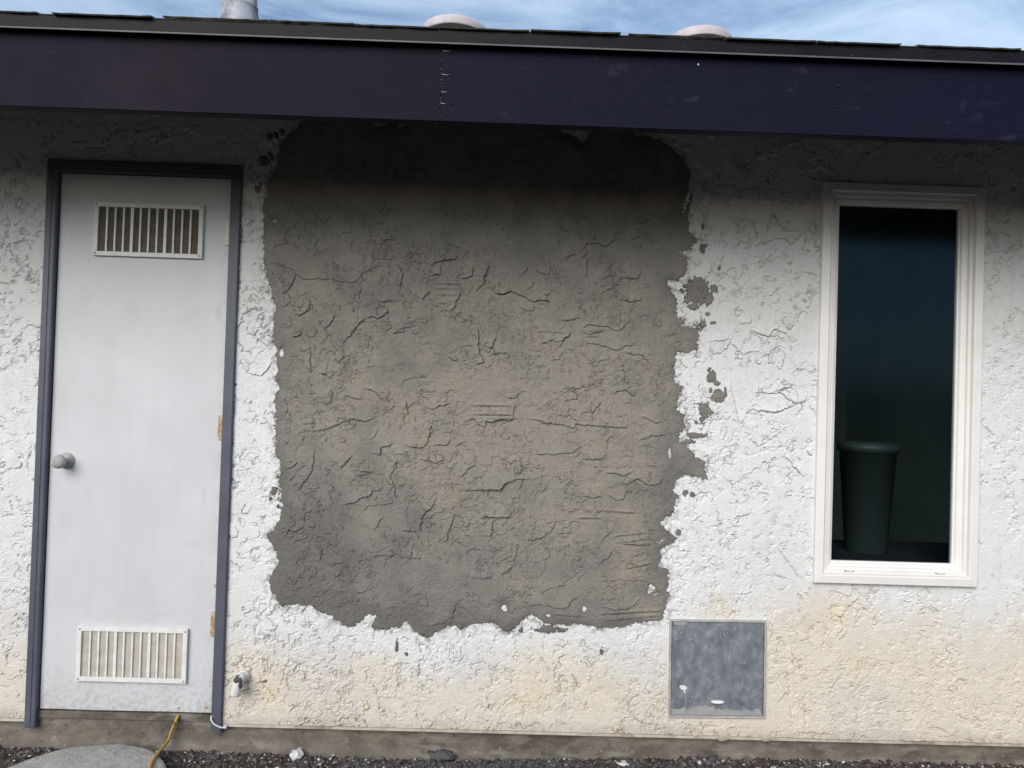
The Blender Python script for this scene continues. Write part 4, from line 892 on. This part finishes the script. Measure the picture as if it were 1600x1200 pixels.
# rubble, pebbles and flakes: too many to count
ico = None
def scatter(name, mt, n, seed, dens, smin, smax, flat, label, cat, sink=.35):
    r_ = np.random.RandomState(seed); V = []; F = []; base = 0
    bm = bmesh.new(); bmesh.ops.create_icosphere(bm, subdivisions=1, radius=1); bv = np.array([v.co[:] for v in bm.verts]); bf = np.array([[v.index for v in f.verts] for f in bm.faces]); bm.free()
    k = 0
    while k < n:
        x = r_.uniform(-2.1, 2.2); y = .0 - abs(r_.normal(0, .10)) - .004
        if y < -.55 or r_.rand() > dens(x, y): continue
        if math.hypot(x-slab_c[0], y-slab_c[1]) < SR+.01: continue
        s_ = smin*(smax/smin)**(r_.rand()**1.6); sc = s_*np.array([r_.uniform(.7, 1.3), r_.uniform(.7, 1.3), r_.uniform(.5, .9)*flat])
        co = bv*(1+r_.uniform(-.28, .28, (len(bv), 1)))*sc
        a = r_.uniform(0, 6.28); t = r_.uniform(-.6, .6); ca, sa = math.cos(a), math.sin(a); ct, st_ = math.cos(t), math.sin(t)
        co = co@np.array([[1, 0, 0], [0, ct, -st_], [0, st_, ct]])@np.array([[ca, -sa, 0], [sa, ca, 0], [0, 0, 1]])
        i = min(max(int((y+.30)/.006)+23, 0), len(GY)-1); j = min(max(int((x+2.3)/.006), 0), len(GX)-1)
        z = gz[i, j] + sc[2]*(1-2*sink*.5) - s_*.25
        V.append(co+np.array([x, y, z])); F.append(bf+base); base += len(bv); k += 1
    me = bpy.data.meshes.new(name); me.from_pydata(np.concatenate(V).tolist(), [], np.concatenate(F).tolist())
    o = link(name, me, mt); tag(o, label, cat, kind='stuff')
nz1 = lambda x, y: float(np.clip(.5+1.6*fbm(np.array([[x]]), np.array([[y]]), 3.5, 701, 2)[0, 0], .02, 1))
scatter('wet_rubble', 'rubble', 2600, 1, lambda x, y: nz1(x, y)*(1 if -.75 < x < .55 else .12)*(1 if y < -.03 else .25), .003, .012, .7, 'dark grey crumbs of wet cement along the foot of the wall', 'rubble')
scatter('gravel', 'pebble', 2200, 2, lambda x, y: 1.0, .0025, .009, .8, 'brown gravel strewn along the foot of the wall', 'gravel')
scatter('plaster_flakes', 'flake', 1100, 3, lambda x, y: nz1(x+3, y)*(1 if y > -.07 else .5), .0018, .0085, .45, 'small white plaster flakes scattered on the soil', 'flakes')
# single lumps one can pick out
for (u, v, y, sx, sy, sz, mt, lab, cat, seed) in (
    (463, 1180, -.030, .020, .018, .018, 'flake', 'pale crumbly plaster lump lying at the foot of the wall, right of the pipe', 'plaster lump', 3),
    (690, 1182, -.014, .042, .016, .020, 'rubble', 'dark wet cement lump slumped against the foundation under the patch', 'cement lump', 4),
    (1092, 1196, -.020, .022, .016, .012, 'flake', 'white plaster lump on the soil under the metal panel', 'plaster lump', 6),
    (1293, 1197, -.020, .018, .014, .014, 'flake', 'small white plaster lump on the soil beneath the window', 'plaster lump', 8),
    (975, 1193, -.030, .035, .016, .008, 'flake', 'flat grey-white plaster scrap left of the metal panel on the soil', 'plaster scrap', 9)):
    p = W(u, v, y); tag(blob('plaster_lump' if mt == 'flake' else 'cement_lump', mt, None, (p[0], y, p[2]), sx, sy, sz, seed, 3, .45), lab, cat)

# ------------------------------------------------------------------ board fence across the yard, mirrored in the window
fence = tag(empty('board_fence', (0, -7.2, 0)), 'tall dark board fence across the yard, mirrored in the window glass', 'fence')
bm = bmesh.new(); box(bm, -.0708, .0708, -.011, .011, .03, 1.75, .002); me = bpy.data.meshes.new('fence_board'); bm.to_mesh(me); bm.free(); me.materials.append(M['wood'])
rr = random.Random(31)
for k in range(100):
    o = bpy.data.objects.new('fence_board', me); COL.objects.link(o); o.parent = fence
    o.location = (-7+.142*k, rr.uniform(-.004, .004), rr.uniform(-.012, .012)); o.rotation_euler = (0, rr.uniform(-.001, .001), 0)
for z in (.35, 1.4):
    bm = bmesh.new(); box(bm, -7.1, 7.2, -.06, -.016, z, z+.09, .004); obj('fence_rail', bm, 'wood', fence)
